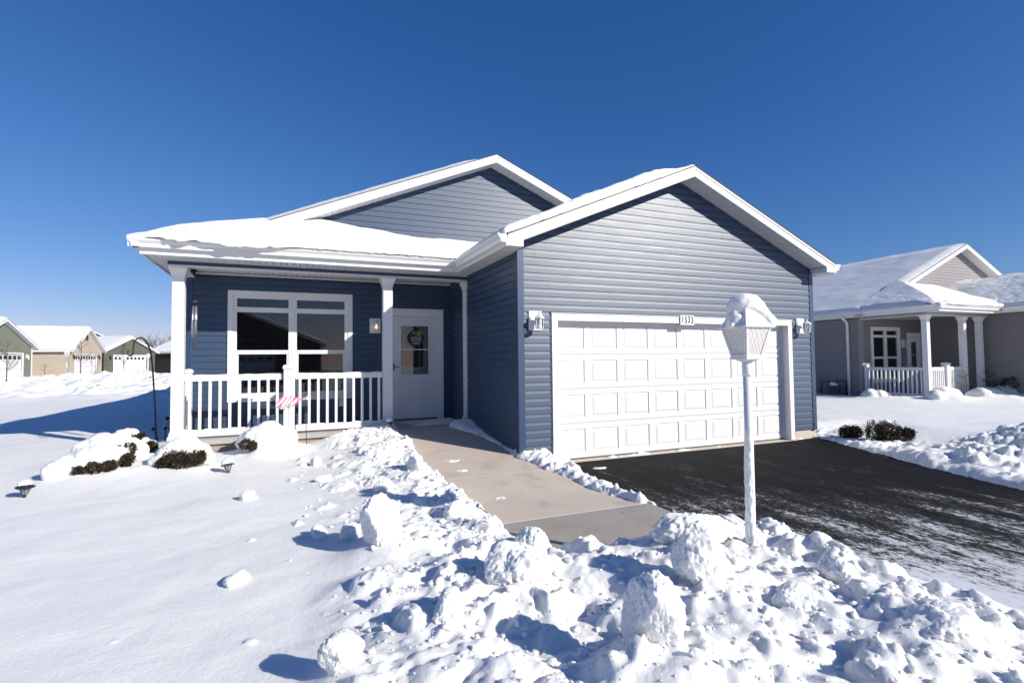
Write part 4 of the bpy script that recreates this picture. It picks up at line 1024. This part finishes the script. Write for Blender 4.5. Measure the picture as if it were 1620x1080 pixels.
# wind chime
r = empty('wind_chime', (-4.50, 2.78, 3.03))
m = MB(); m.tube([(0, 0, 0), (0, 0, -.49)], .0025, 5); m.tube([(0, 0, -.5), (0, 0, -1.17)], .002, 5); m.build('cord', 'iron', r)
m = MB(); m.lathe([(.042, -.5), (.042, -.478)], (0, 0, 0), 14); m.build('disc', 'brown', r)
for k, L in enumerate((.48, .52, .45, .5, .42)):
    a = k*1.257+.4; m = MB(); x0, y0 = .03*math.cos(a), .03*math.sin(a); m.tube([(x0, y0, -.56), (x0*1.2-.01, y0*1.2, -.56-L)], .0065, 8); m.build('chime_tube', 'chrome', r, smooth=True)
m = MB(); m.lathe([(.03, -.80), (.03, -.785)], (0, 0, 0), 12); m.lathe([(.02, -1.2), (.025, -1.17), (.02, -1.15)], (0, 0, 0), 10); m.build('clapper', 'brown', r)
tag(r, 'metal wind chime with wooden disc hanging beside the left porch column', 'wind chime')
# garden flag
def flag_mat():
    m, nt, b = new_mat('flag_cloth'); tc = nt.nodes.new('ShaderNodeTexCoord'); sp = nt.nodes.new('ShaderNodeSeparateXYZ'); nt.links.new(tc.outputs['UV'], sp.inputs[0])
    w = nt.nodes.new('ShaderNodeMath'); w.operation = 'MULTIPLY'; w.inputs[1].default_value = 4.5; nt.links.new(sp.outputs[0], w.inputs[0])
    fr = nt.nodes.new('ShaderNodeMath'); fr.operation = 'FRACT'; nt.links.new(w.outputs[0], fr.inputs[0])
    c = ramp(nt, fr.outputs[0], [(.0, (.75, .22, .28)), (.5, (.75, .22, .28)), (.52, (.8, .74, .76)), (.98, (.8, .74, .76))])
    v = ramp(nt, sp.outputs[1], [(.0, (.5, .02, .04)), (.05, (.5, .02, .04)), (.06, (.78, .76, .8)), (.22, (.78, .76, .8)), (.23, (0, 0, 0)), (1, (0, 0, 0))])
    lt = nt.nodes.new('ShaderNodeMath'); lt.operation = 'LESS_THAN'; lt.inputs[1].default_value = .225; nt.links.new(sp.outputs[1], lt.inputs[0])
    mx = nt.nodes.new('ShaderNodeMixRGB'); nt.links.new(lt.outputs[0], mx.inputs[0]); nt.links.new(c, mx.inputs[1]); nt.links.new(v, mx.inputs[2])
    # blue field
    a = nt.nodes.new('ShaderNodeMath'); a.operation = 'GREATER_THAN'; a.inputs[1].default_value = .55; nt.links.new(sp.outputs[0], a.inputs[0])
    a2 = nt.nodes.new('ShaderNodeMath'); a2.operation = 'LESS_THAN'; a2.inputs[1].default_value = .5; nt.links.new(sp.outputs[1], a2.inputs[0])
    a3 = nt.nodes.new('ShaderNodeMath'); a3.operation = 'GREATER_THAN'; a3.inputs[1].default_value = .225; nt.links.new(sp.outputs[1], a3.inputs[0])
    p = nt.nodes.new('ShaderNodeMath'); p.operation = 'MULTIPLY'; nt.links.new(a.outputs[0], p.inputs[0]); nt.links.new(a2.outputs[0], p.inputs[1])
    p2 = nt.nodes.new('ShaderNodeMath'); p2.operation = 'MULTIPLY'; nt.links.new(p.outputs[0], p2.inputs[0]); nt.links.new(a3.outputs[0], p2.inputs[1])
    mx2 = nt.nodes.new('ShaderNodeMixRGB'); nt.links.new(p2.outputs[0], mx2.inputs[0]); nt.links.new(mx.outputs[0], mx2.inputs[1]); mx2.inputs[2].default_value = (.42, .42, .6, 1)
    nt.links.new(mx2.outputs[0], b.inputs['Base Color']); b.inputs['Roughness'].default_value = .8; return m
r = empty('garden_flag', (-3.088, 1.9, ground(-3.088, 1.9)-.05)); fz = r.location.z
m = MB(); m.tube([(0, 0, 0), (.0, 0, .885-fz), (.02, 0, .915-fz), (.045, 0, .905-fz), (.045, 0, .88-fz), (.02, 0, .865-fz), (-.13, -.02, .83-fz)], .005, 6); m.build('pole', 'chrome', r, smooth=True)
U, V = np.meshgrid(np.linspace(0, 1, 26), np.linspace(0, 1, 20))
c00 = np.array([-3.285, 1.86, .855]); c10 = np.array([-3.155, 1.9, .80]); c01 = np.array([-3.20, 1.84, 1.03]); c11 = np.array([-2.90, 1.92, .985]); cm = np.array([-3.06, 1.9, .91])
P = (c00[None, None]*((1-U)*(1-V))[..., None]+c10[None, None]*(U*(1-V))[..., None]+c01[None, None]*((1-U)*V)[..., None]+c11[None, None]*(U*V)[..., None])
P[..., 1] += .03*np.sin(U*7+V*4)-.02*np.sin(V*6); P[..., 2] += .012*np.sin(U*9+V*3)-.03*np.sin(V*math.pi)*U
P -= np.array([-3.088, 1.9, fz])
fl = grid_mesh('cloth', P, flag_mat(), r); uv = fl.data.uv_layers.new(name='uv'); ui = np.empty(len(fl.data.loops), dtype=np.int32); fl.data.loops.foreach_get('vertex_index', ui)
uv.data.foreach_set('uv', np.stack([U.ravel()[ui], V.ravel()[ui]], -1).ravel())
tag(r, 'small faded red and white striped garden flag blown sideways before the railing', 'flag')
r = empty('garden_stake', (-2.84, 1.85, ground(-2.84, 1.85)-.05)); fz = r.location.z
ring_ = [(-.008+.022*math.cos(t), 0, 1.02-fz+.022*math.sin(t)) for t in np.linspace(-1.9, 4.0, 16)]
path_tube('rod', [(.008, 0, 0), (-.012, 0, .97-fz)]+ring_, .0055, 'iron', r, 6)
tag(r, 'thin black metal garden stake with a ring top before the railing', 'garden stake')
# door sign
r = empty('door_sign', (-.735, 3.462, 2.01)); m = MB(); c_ = [(.165*math.cos(t), .165*math.sin(t)) for t in np.linspace(0, 2*math.pi, 33)[:-1]]
m.extrude(c_, [((0, 0, 0), (1, 0, 0), (0, 0, 1)), ((0, .008, 0), (1, 0, 0), (0, 0, 1))]); m.build('board', 'black', r, smooth=False)
sgw = simple('sign_white', (.7, .7, .72), .6); sgb = simple('sign_bow', (.30, .20, .08), .7)
text_mesh('lettering', 'DOGS', .062, sgw, r, (0, -.003, -.105), (rad(90), 0, 0), .001, .8)
m = MB()
for q, z in ((0, .0), (1, -.05)):
    pts_ = [(-.11+.22*t+.008*math.sin(t*50), -.003, z+(.022-.010*q)*math.sin(t*38+q)) for t in np.linspace(0, 1, 60)]; m.tube(pts_, .0035-.001*q, 4)
m.build('script', sgw, r)
m = MB()
for a, L in ((.3, .13), (.75, .12), (1.1, .1), (2.6, .1), (2.2, .09), (-.1, .08)):
    dx, dz = math.cos(a), math.sin(a); m.hexa([(0, -.004, .06), (dx*L-dz*.02, -.02, .06+dz*L+dx*.02), (dx*L+dz*.02, -.02, .06+dz*L-dx*.02), (0, -.004, .055), (0, -.012, .06), (dx*L-dz*.02, -.025, .06+dz*L+dx*.02), (dx*L+dz*.02, -.025, .06+dz*L-dx*.02), (0, -.012, .055)])
m.build('bow', sgb, r)
tag(r, 'round black welcome sign with white lettering and a bow on the entry door', 'door sign')

# ------------------------------------------------------------------ shrubs
def leaf_mat(name, cols):
    m, nt, b = new_mat(name); gi = nt.nodes.new('ShaderNodeNewGeometry')
    nt.links.new(ramp(nt, gi.outputs['Random Per Island'], [(i/(len(cols)-1), c) for i, c in enumerate(cols)]), b.inputs['Base Color']); b.inputs['Roughness'].default_value = .7; return m
M['juniper'] = leaf_mat('juniper', [(.014, .015, .008), (.028, .03, .012), (.042, .024, .013), (.075, .046, .024)])
M['twig'] = simple('twig', (.10, .065, .045), .8, var=.3)
def foliage(name, blobs, n, parent, seed, L=.05, mat='juniper', up=.4):
    blobs = [(a, b-.02, c*.9, q*.92) for a, b, c, q in blobs]
    rnd = random.Random(seed); m = MB()
    for i in range(int(n*2.6)):
        cx, cy, cz, r = rnd.choice(blobs)
        d = Vector((rnd.gauss(0, 1), rnd.gauss(0, 1), rnd.gauss(0, 1))).normalized(); lump = 1+.55*float(fbm(np.array(d.x*2.2+cx*9+d.z), np.array(d.y*2.2+cz*9-d.z), seed, 3)); rr = r*rnd.uniform(.45, 1.0)**.6*lump
        p = Vector((cx, cy, cz))+d*rr; t = (d+Vector((rnd.gauss(0, .5), rnd.gauss(0, .5), rnd.gauss(up, .5)))).normalized(); s = t.orthogonal().normalized(); s = Matrix.Rotation(rnd.uniform(0, 6.28), 3, t)@s
        l = L*.62*rnd.uniform(.5, 1.3); w = l*.2
        m.poly([p-s*w, p+t*l*.5-s*w*1.1, p+t*l, p+t*l*.55+s*w*1.1, p+s*w])
    return m.build(name, mat, parent, fix=False)
def shrub(x, y, blobs, n, caps, seed, label, name='juniper_shrub', L=.05, group=None, cat='shrub', res=.02):
    z = ground(x, y)-.03; r = empty(name, (x, y, z))
    foliage('foliage', blobs, n, r, seed, L)
    m = MB(); rnd = random.Random(seed)
    for b in blobs:
        for k in range(5): m.tube([(b[0]*.3, b[1]*.3, -.05), (b[0]+rnd.uniform(-.5, .5)*b[3], b[1]+rnd.uniform(-.5, .5)*b[3], b[2]+rnd.uniform(0, .6)*b[3])], [.008, .003], 4)
    m.build('stems', 'twig', r)
    if caps: blob_snow('snow_cap', [(a, b+.015, c, q*.88) for a, b, c, q in caps], r, (0, 0, 0), 0, res, .03, seed)
    return tag(r, label, cat, group)
# ball juniper by the porch corner
shrub(-4.37, 1.0, [(0, -.02, .10, .17), (-.14, 0, .09, .12), (.13, .02, .1, .12), (.02, -.06, .07, .14), (.22, .05, .14, .07), (-.2, 0, .06, .08)], 2600,
      [(-.02, .04, .25, .13), (-.16, .05, .2, .11), (.12, .06, .23, .12), (.0, .12, .2, .16), (-.24, .06, .13, .09), (.24, .1, .17, .09), (.0, .0, .28, .08), (.3, .08, .08, .08), (-.29, .1, .06, .1)], 31, 'round juniper with a thick snow cap at the porch corner, dark foliage bare in front', group='snow covered shrubs')
shrub(-5.28, 1.02, [(.02, -.07, .05, .085), (-.13, -.05, .03, .06), (.17, -.05, .07, .07), (.33, .02, .14, .07), (.3, .1, .05, .05)], 1500,
      [(-.1, .08, .12, .17), (.08, .1, .15, .16), (.2, .14, .13, .12), (-.3, .05, .06, .14), (-.42, .0, .03, .11), (.0, .2, .17, .14), (-.2, .2, .12, .15)], 32, 'low spreading juniper under a broad snow mound, nearest of the left row', group='snow covered shrubs')
shrub(-5.38, 1.85, [(.12, -.1, .10, .1), (-.16, -.12, .1, .07), (.26, 0, .12, .1), (-.02, -.12, .08, .06)], 1100,
      [(-.05, .0, .17, .17), (.12, .04, .16, .15), (-.25, .0, .1, .15), (.26, .1, .12, .12), (-.1, .15, .18, .15), (.3, .2, .05, .13)], 33, 'juniper under a snow mound in the middle of the left row', group='snow covered shrubs')
shrub(-5.42, 2.85, [(.0, -.08, .16, .1), (.14, .0, .22, .1), (.2, .05, .28, .06), (-.12, -.02, .1, .08)], 900,
      [(-.05, .02, .24, .14), (-.18, .05, .15, .12), (.05, .1, .27, .12), (-.05, .15, .2, .14)], 34, 'farthest juniper of the left row, green tips above its snow', group='snow covered shrubs')
shrub(-5.13, 2.55, [(0, 0, .08, .12), (.1, .02, .12, .08), (-.1, 0, .06, .08)], 900, [(.02, .08, .17, .07), (.12, .08, .14, .06)], 35, 'small dark juniper almost free of snow beside the iron hook', group='snow covered shrubs')
shrub(-3.42, 1.78, [(-.25, -.16, .06, .08), (-.15, -.2, .03, .07)], 350, [(0, 0, .10, .20), (.18, .02, .08, .18), (-.16, .0, .07, .17), (.3, .08, .06, .16), (-.26, .05, .05, .13), (.05, .15, .16, .18)], 36, 'shrub buried in a large smooth snow dome below the railing', group='snow covered shrubs')
# right of the drive
shrub(6.52, -.45, [(0, 0, .13, .15), (-.06, .05, .1, .12), (.06, -.05, .12, .12)], 1500, None, 37, 'small round yew at the right edge of the drive, left of the clump', 'yew_shrub', .045)
shrub(6.62, -1.0, [(-.12, .1, .18, .18), (.02, -.05, .2, .19), (.2, -.16, .12, .16), (.1, .05, .1, .15), (.28, -.22, .16, .1)], 3200, [(.14, .02, .29, .07), (.2, -.04, .27, .06), (.1, .1, .26, .05)], 38, 'dark yew clump with a patch of snow at the right edge of the drive', 'yew_shrub', .045)

# ------------------------------------------------------------------ neighbouring house on the right
greyC = dict(siding='grey_siding', trimc='grey_trim', found='concrete', block='block')
NX, NY, NZ = 18.9, .63, -.19
nh, _ = build_house((NX, NY, NZ), greyC, 'house', 1)
tag(nh, 'grey sided neighbouring house at the right with snowy roof and white porch railing', 'house')
wall_lamp(nh, -1.06, 4.44, 2.2)

# ------------------------------------------------------------------ far houses
def far_house(x, y, rz, w, d, zw, sid, trim, label, gd=None, vent=False, dark=False, lamps=(), rows=True, side_ext=0, t=.45, over=.35, rp=.42, thick=.14):
    r = empty('house', (x, y, 0), rz)
    smat = M.get(sid) or sid
    m = MB(); rnd = random.Random(int(x))
    pk = zw+rp*w/2
    # walls built as lapped courses
    z = .1
    while z < pk:
        z2 = min(z+COURSE, pk)
        def ex(zz): return 0 if zz <= zw else (zz-zw)/rp
        a0, a1 = ex(z), ex(z2)
        if not (gd and z < 2.15):
            m.poly([(-w/2+a0, -.012, z), (w/2-a0, -.012, z), (w/2-a1, -.002, z2), (-w/2+a1, -.002, z2)])
        else:
            m.poly([(-w/2+a0, -.012, z), (gd[0], -.012, z), (gd[0], -.002, z2), (-w/2+a1, -.002, z2)]); m.poly([(gd[1], -.012, z), (w/2-a0, -.012, z), (w/2-a1, -.002, z2), (gd[1], -.002, z2)])
        if z < zw:
            z3 = min(z2, zw)
            m.poly([(-w/2-.012, 0, z), (-w/2-.012, d, z), (-w/2-.002, d, z3), (-w/2-.002, 0, z3)]); m.poly([(w/2+.012, 0, z), (w/2+.012, d, z), (w/2+.002, d, z3), (w/2+.002, 0, z3)])
        z = z2
    m.build('wall', smat, r, fix=False)
    m = MB()
    for sx in (-1, 1): m = MB(); m.box(sx*w/2-.06, sx*w/2+.06, -.03, .06, .0, zw-.03); m.build('corner_trim', trim, r)
    m = MB(); m.poly([(-w/2, d, 0), (w/2, d, 0), (w/2, d, zw), (0, d, pk), (-w/2, d, zw)]); m.box(-w/2+.02, w/2-.02, .3, d-.02, .0, zw); m.build('wall_backing', 'interior', r)
    mf, ms, msh = MB(), MB(), MB(); pz = pk+.17; xe = w/2+over
    for sgn in (-1, 1):
        ze = pz-rp*xe; X = sgn*xe
        mf.hexa([(X, -over, ze-.17), (0, -over, pz-.17), (0, -over+.03, pz-.17), (X, -over+.03, ze-.17), (X, -over, ze), (0, -over, pz), (0, -over+.03, pz), (X, -over+.03, ze)])
        mf.hexa([(X-sgn*.02, -over+.031, ze-.17), (X, -over+.031, ze-.17), (X, d, ze-.17), (X-sgn*.02, d, ze-.17), (X-sgn*.02, -over+.031, ze), (X, -over+.031, ze), (X, d, ze), (X-sgn*.02, d, ze)])
        ms.hexa([(X-sgn*.03, -over+.04, ze-.15), (0, -over+.04, pz-.15), (0, d, pz-.15), (X-sgn*.03, d, ze-.15), (X-sgn*.03, -over+.04, ze-.13), (0, -over+.04, pz-.13), (0, d, pz-.13), (X-sgn*.03, d, ze-.13)])
        msh.hexa([(X, -over-.01, ze+.004), (0, -over-.01, pz+.004), (0, d+.2, pz+.004), (X, d+.2, ze+.004), (X, -over-.01, ze+.03), (0, -over-.01, pz+.03), (0, d+.2, pz+.03), (X, d+.2, ze+.03)])
    mf.build('fascia', 'white_metal', r); ms.build('soffit', 'soffit', r); msh.build('roof', 'shingle', r)
    ze = pz-rp*xe
    for sgn in (-1, 1):
        base = (lambda X, Y, s=sgn: pz+.03-rp*np.abs(X))
        snow_patch('roof_snow', base, min(0, sgn*xe)-.0, max(0, sgn*xe)+.0, -over+.0, d+.1, 46, 40, thick if sgn < 0 else thick*.6, {'L' if sgn < 0 else 'R', 'F'}, r, int(abs(x)*3)+sgn, .15, .03)
    if gd:
        x0, x1 = gd; m = MB(); m.box(x0, x0+.1, -.04, .03, 0, 2.25); m.box(x1-.1, x1, -.04, .03, 0, 2.25); m.box(x0+.1, x1-.1, -.04, .03, 2.15, 2.25); m.build('garage_door_frame', 'white', r)
        m = MB()
        for k in range(4): m.box(x0+.1, x1-.1, .06+.0, .09, .02+k*.53, .535+k*.53)
        n = 8 if x1-x0 > 3.5 else 4
        for k in range(3):
            for c in range(n):
                pw = (x1-x0-.2)/n; m.box(x0+.1+c*pw+.08, x0+.1+(c+1)*pw-.08, .05, .061, .11+k*.53, .44+k*.53)
        g = m.build('garage_door', 'door_white', r)
        m = MB()
        for c in range(n):
            pw = (x1-x0-.2)/n; m.box(x0+.1+c*pw+.09, x0+.1+(c+1)*pw-.09, .045, .059, 1.75, 2.02)
        m.build('pane', 'dark_glass', g)
    if vent:
        m = MB(); cc = [(.22*math.cos(q), .34*math.sin(q)) for q in np.linspace(0, 2*math.pi, 21)[:-1]]; m.extrude(cc, [((0, -.03, zw+.62*(pk-zw)), (1, 0, 0), (0, 0, 1)), ((0, -.005, zw+.62*(pk-zw)), (1, 0, 0), (0, 0, 1))]); m.build('vent', 'number', r)
    for lx in lamps:
        m = MB(); m.box(lx-.06, lx+.06, -.05, -.013, 1.85, 2.15); m.lathe([(.03, 1.72), (.06, 1.85), (.07, 1.98), (.02, 2.08)], (lx, -.13, 0), 6); m.build('wall_lamp', 'white' if not dark else 'black', r)
    return tag(r, label, 'house')
M['sage'] = siding_mat('sage_vinyl', (.17, .18, .135), .5); M['tan'] = siding_mat('tan_vinyl', (.42, .355, .28), .5); M['olive'] = siding_mat('olive_vinyl', (.085, .095, .070), .5); M['umber'] = siding_mat('umber_vinyl', (.03, .024, .026), .5)
for args, kw in (
 ((-21.8, 40.6, rad(85), 7.6, 14, 2.65, 'sage', 'white', 'sage green house with gabled garage front at the far left edge', (-2.0, 2.7)), dict(lamps=(3.1,), rp=.47, z=.3)),
 ((-20.85, 54.0, rad(85), 6.2, 12, 2.6, 'tan', 'tan', 'peach tan house with an oval gable vent, second from the left', (-2.3, 2.1)), dict(vent=True, lamps=(-2.6, 2.5), dark=True, rp=.62, z=.4)),
 ((-19.25, 61.8, rad(54), 5.8, 12, 2.6, 'olive', 'olive', 'dark olive house with a wide white garage door behind the iron hook', (-1.95, 1.85)), dict(lamps=(-2.3, 2.25), dark=True, rp=.5, z=.4)),
 ((-25.6, 70.5, rad(54), 9.4, 14, 3.4, 'olive', 'olive', 'olive gable rising behind the tan house roof', None), dict(z=.4)),
 ((-9.7, 69.0, rad(54), 8, 9, 2.7, 'umber', 'umber', 'dark brown walled house partly hidden by the left porch column', None), dict(z=.4)),
 ((-6.5, -27.0, rad(180), 11, 14, 2.9, 'umber', 'white', 'dark brown house across the street seen only in the porch window reflection', (-2.4, 2.4)), dict(z=0))):
    zz_ = kw.pop('z'); o = far_house(*args, **kw); o.location.z = zz_
# ------------------------------------------------------------------ bare trees, posts, far treeline
def bare_tree(x, y, h, seed, label, spread=.5, r0=.05, clump=0, name='bare_tree', z=None, levels=4):
    rnd = random.Random(seed); z = ground(x, y) if z is None else z; r = empty(name, (x, y, z)); tr = MB(); tr.tube([(0, 0, -.1), (0, 0, h*.5), (rnd.uniform(-.05, .05), 0, h*.95)], [r0, r0*.7, r0*.2], 6)
    cr = MB(); 
    def br(p, d, L, rr, lv):
        q = p+d*L; m_ = p+d*L*.5+Vector((rnd.gauss(0, .04), rnd.gauss(0, .04), 0))*L; cr.tube([p, m_, q], [rr, rr*.75, rr*.45], 4)
        if lv == 0: return
        for k in range(rnd.choice((2, 3, 3))):
            f = rnd.uniform(.35, 1); dd = (d+Vector((rnd.gauss(0, .55), rnd.gauss(0, .55), rnd.gauss(.12, .3)))).normalized(); br(p+d*L*f, dd, L*rnd.uniform(.45, .7), rr*.55, lv-1)
    for k in range(16):
        f = rnd.uniform(.3, .98); a = rnd.uniform(0, 6.28); d = Vector((math.cos(a)*spread, math.sin(a)*spread, 1-spread*.4)).normalized(); br(Vector((0, 0, h*f)), d, h*.30*(1.15-f*.7), r0*.35, levels-2)
    tr.build('trunk', 'twig', r); cr.build('crown', 'twig', r)
    return tag(r, label, 'tree', None)
bare_tree(-18.0, 43.0, 2.7, 2, 'slender bare young tree in front of the tan house', .75, .05)
t_ = bare_tree(-17.3, 51.4, 3.0, 5, 'bare young tree with snow on its trunk before the olive house', .6, .055)
blob_snow('snow', [(0, 0, .6, .12), (.05, 0, .4, .14), (.0, 0, 1.7, .12), (.1, 0, .9, .1), (-.05, 0, .15, .18)], t_, (0, 0, 0), 0, .06, .02, 77)
bare_tree(-18.2, 32.2, 2.4, 9, 'bare young tree at the far left edge before the sage house', .9, .04)
for k, (x, y, lb) in enumerate([(-18.8, 39.0, 'sprawling bare twiggy shrub in snow at left before the tan house'), (-19.5, 54.6, 'dark bare shrub against the side of the olive house'), (-20.1, 54.2, 'dark bare shrub at the corner of the tan house garage')]):
    o = bare_tree(x, y, 1.1 if k == 0 else 2.0, 20+k, lb, 1.2 if k == 0 else .5, .02, name='bare_shrub', levels=4); o['category'] = 'shrub'
def far_lamp(x, y, label):
    r = empty('lamp_post', (x, y, ground(x, y)-.1)); m = MB(); m.tube([(0, 0, 0), (0, 0, 1.7)], .045, 10); m.build('pole', 'white', r, smooth=True)
    m = MB(); m.lathe([(.06, 1.70), (.16, 1.95), (.2, 1.96), (.17, 2.0), (.06, 2.08), (.02, 2.1)], (0, 0, 0), 4, .5); m.build('lantern', 'white', r)
    blob_snow('snow_cap', [(0, 0, 2.08, .12), (.05, 0, 2.04, .1), (-.05, 0, 2.04, .1)], r, (0, 0, 0), 0, .03, .01, int(abs(x)))
    return tag(r, label, 'lamp post', 'white lamp posts of the street')
far_lamp(-19.4, 44.7, 'white lamp post capped with snow before the tan house'); far_lamp(-15.75, 52.9, 'white lamp post right of the olive house garage door')
far_lamp(-18.5, 56.3, 'white lamp post behind the bare tree at the olive house')
for x, y, lb in ((-17.9, 58.3, 'pale storage bin standing at the olive house garage door, left one'), (-17.2, 58.5, 'pale storage bin with a brownish lid at the right of the olive garage door')):
    m = MB(); m.box(-.2, .2, -.2, .2, 0, .55); m.box(-.22, .22, -.22, .22, .551, .6); o = m.build('storage_bin', simple('bin_plastic', (.5, .5, .42), .5), bevel=.02); o.location = (x, y, ground(x, y)); tag(o, lb, 'bin')
def treeline():
    rnd = random.Random(4); m = MB()
    for i in range(900):
        x = rnd.uniform(-90, 60); y = 175+rnd.uniform(-8, 8); h = rnd.uniform(4.5, 8.5)*(1+.3*math.sin(x*.13))
        m.tube([(x, y, 0), (x+rnd.gauss(0, .3), y, h)], [.12, .02], 3, False)
        for k in range(7):
            z = h*rnd.uniform(.35, .95); L = rnd.uniform(.8, 2.2); a = rnd.choice((-1, 1)); m.tube([(x, y, z), (x+a*L*.6, y+rnd.gauss(0, .5), z+L)], [.05, .012], 3, False)
    o = m.build('treeline', simple('far_wood', (.12, .09, .085), .9), fix=False); tag(o, 'distant bare woods on the horizon behind the left houses', 'treeline', kind='stuff')
treeline()
# shaded neighbour things: gas meter and shrubs
r = empty('gas_meter', (15.22, 6.0, .08), rad(-62)); m = MB()
m.tube([(-.35, 0, -.05), (-.35, 0, .55), (-.1, 0, .55), (-.1, 0, .35)], .025, 8); m.tube([(.15, 0, .35), (.15, 0, .6), (.42, 0, .6), (.42, 0, .0)], .025, 8); m.build('pipe', 'black', r, smooth=True)
m = MB(); m.box(-.16, .2, -.12, .12, .12, .42); m.lathe([(.1, .0), (.12, .04), (.1, .1)], (.02, -.14, .25), 12); m.build('meter_body', simple('meter_grey', (.06, .065, .07), .5), r, bevel=.02)
blob_snow('snow', [(0, 0, .45, .08), (.1, 0, .44, .07)], r, (0, 0, 0), 0, .03, .01, 71)
tag(r, 'dark grey gas meter with pipes against the grey house wall', 'gas meter')
def n_mound(x, y, w, h, sd_, lb, leaves=0):
    z = ground(x, y)-.05; r = empty('snowy_shrub', (x, y, z)); rnd = random.Random(sd_)
    if leaves: foliage('foliage', [(rnd.uniform(-w, w)*.7, rnd.uniform(-.3, .1), h*rnd.uniform(.3, .8), h*.45) for _ in range(6)], leaves, r, sd_, .09)
    blob_snow('snow_cap', [(rnd.uniform(-w, w), rnd.uniform(-.2, .3), h*rnd.uniform(-.25, .15), h*rnd.uniform(.35, .5)) for _ in range(12)], r, (0, 0, 0), 0, .04, .02, sd_)
    return tag(r, lb, 'shrub', 'snow covered shrubs by the grey house')
n_mound(14.6, 4.0, .5, .38, 51, 'smooth snow mound below the grey house porch, leftmost there'); n_mound(15.7, 2.9, .5, .5, 52, 'snow mound at the front corner of the grey porch')
n_mound(17.6, 2.6, .6, .45, 53, 'flat snow mound in front of the twiggy shrub')
n_mound(20.3, 2.9, .8, .85, 54, 'large dark leaved shrub under heavy snow at the right edge', 900); n_mound(19.0, 2.6, .5, .5, 55, 'dark leaved shrub with snow between twiggy shrub and right edge', 500)
for k in range(2):
    o = bare_tree(17.0+k*1.3, 2.75, .75, 60+k, ['brown twiggy shrub before the grey porch railing, left one', 'brown twiggy shrub before the grey porch railing, right one'][k], 1.1, .02, name='bare_shrub', levels=4); o['category'] = 'shrub'

# ------------------------------------------------------------------ loose snow left on the walk
for k, (x, y, r_, lb) in enumerate([(-1.0, .05, .07, 'thin snow scrap on the walk, the one nearest the porch'), (-1.02, -.42, .06, 'thin snow scrap on the middle slab of the walk'), (-.92, -1.52, .05, 'small snow scrap on the walk near the big bank'), (.62, -.18, .11, 'flat snow patch on the asphalt by the left end of the garage door'), (1.0, -.55, .08, 'flat snow patch on the asphalt a step before the garage door')]):
    zb = float(walk_z(y)) if x < .35 else float(drive_z(y))
    U, V = np.meshgrid(np.linspace(-1, 1, 36), np.linspace(-1, 1, 24)); q = .8-np.sqrt(U*U+V*V)+fbm(U*2.6+k*7, V*2.6, 90+k, 5, g=.65)*1.5; q = np.where(np.sqrt(U*U+V*V) > .93, -1, q)
    Z = np.where(q > 0, np.minimum(q, .35)*.016+fbm(U*9, V*9, 95+k, 3)*.004, -.012)
    o = grid_mesh('snow_scrap', np.stack([U*r_*1.6, V*r_, Z], -1), 'snow'); o.location = (x, y, zb+.001); tag(o, lb, 'snow patch', 'snow scraps left after shovelling')

# ------------------------------------------------------------------ crumbs of broken snow over the bank
def crumbs(n, seed):
    rs = np.random.RandomState(seed); bm = bmesh.new(); bmesh.ops.create_icosphere(bm, subdivisions=2, radius=1); base = np.array([v.co[:] for v in bm.verts]); F = [[v.index for v in f.verts] for f in bm.faces]; bm.free()
    vs, fs = [], []; c = 0
    while c < n:
        x = rs.uniform(-3.3, .9); y = rs.uniform(-6.2, 2.3)
        w = float(pileA(np.array(x), np.array(y))+pileB(np.array(x), np.array(y)))
        if rs.rand() > min(w, 1)*.97+.02*(x < 0): continue
        r = .006+.026*rs.rand()**3; q = rs.normal(size=(6, 3)); q /= np.linalg.norm(q, axis=1)[:, None]; dt = base@q.T; dd = rs.uniform(.45, .9, 6)
        rr = np.min(np.where(dt > .1, dd/np.maximum(dt, .1), 1.), axis=1); P = base*np.minimum(rr, 1)[:, None]*r*np.array([1, rs.uniform(.6, 1), rs.uniform(.5, .9)])
        a = rs.uniform(0, 6.28); ca, sa = math.cos(a), math.sin(a); P = np.stack([P[:, 0]*ca-P[:, 1]*sa+x, P[:, 0]*sa+P[:, 1]*ca+y, P[:, 2]+ground(x, y)+r*.25], -1)
        vs.append(P); fs += [[i+c*len(base) for i in f] for f in F]; c += 1
    me = bpy.data.meshes.new('snow_crumbs'); me.from_pydata(np.concatenate(vs).tolist(), [], fs); me.update()
    tag(obj('snow_crumbs', me, 'snow'), 'small crumbs of broken snow scattered over the shovelled bank', 'snow crumbs', kind='stuff')
crumbs(3000, 5)

U, V = np.meshgrid(np.linspace(-1, 1, 90), np.linspace(-1, 1, 70)); q = .62-np.maximum(np.abs(U-.25), np.abs(V-.1))*.75+fbm(U*2.5, V*2.5, 131, 5, g=.62)*.9; q = np.where(np.maximum(np.abs(U), np.abs(V)) > .97, -1, q)
Z = np.where(q > 0, np.minimum(q, .5)*.012+np.maximum(U*.5+.0, 0)*np.maximum(V, 0)*.03+fbm(U*20, V*20, 133, 2)*.0015, -.01)
o = grid_mesh('snow_scrap', np.stack([U*.56, V*.52, Z], -1), 'snow'); o.location = (-.60, 2.86, .376); tag(o, 'thin dusting of snow on the shaded porch floor before the entry door', 'snow patch', 'snow scraps left after shovelling')
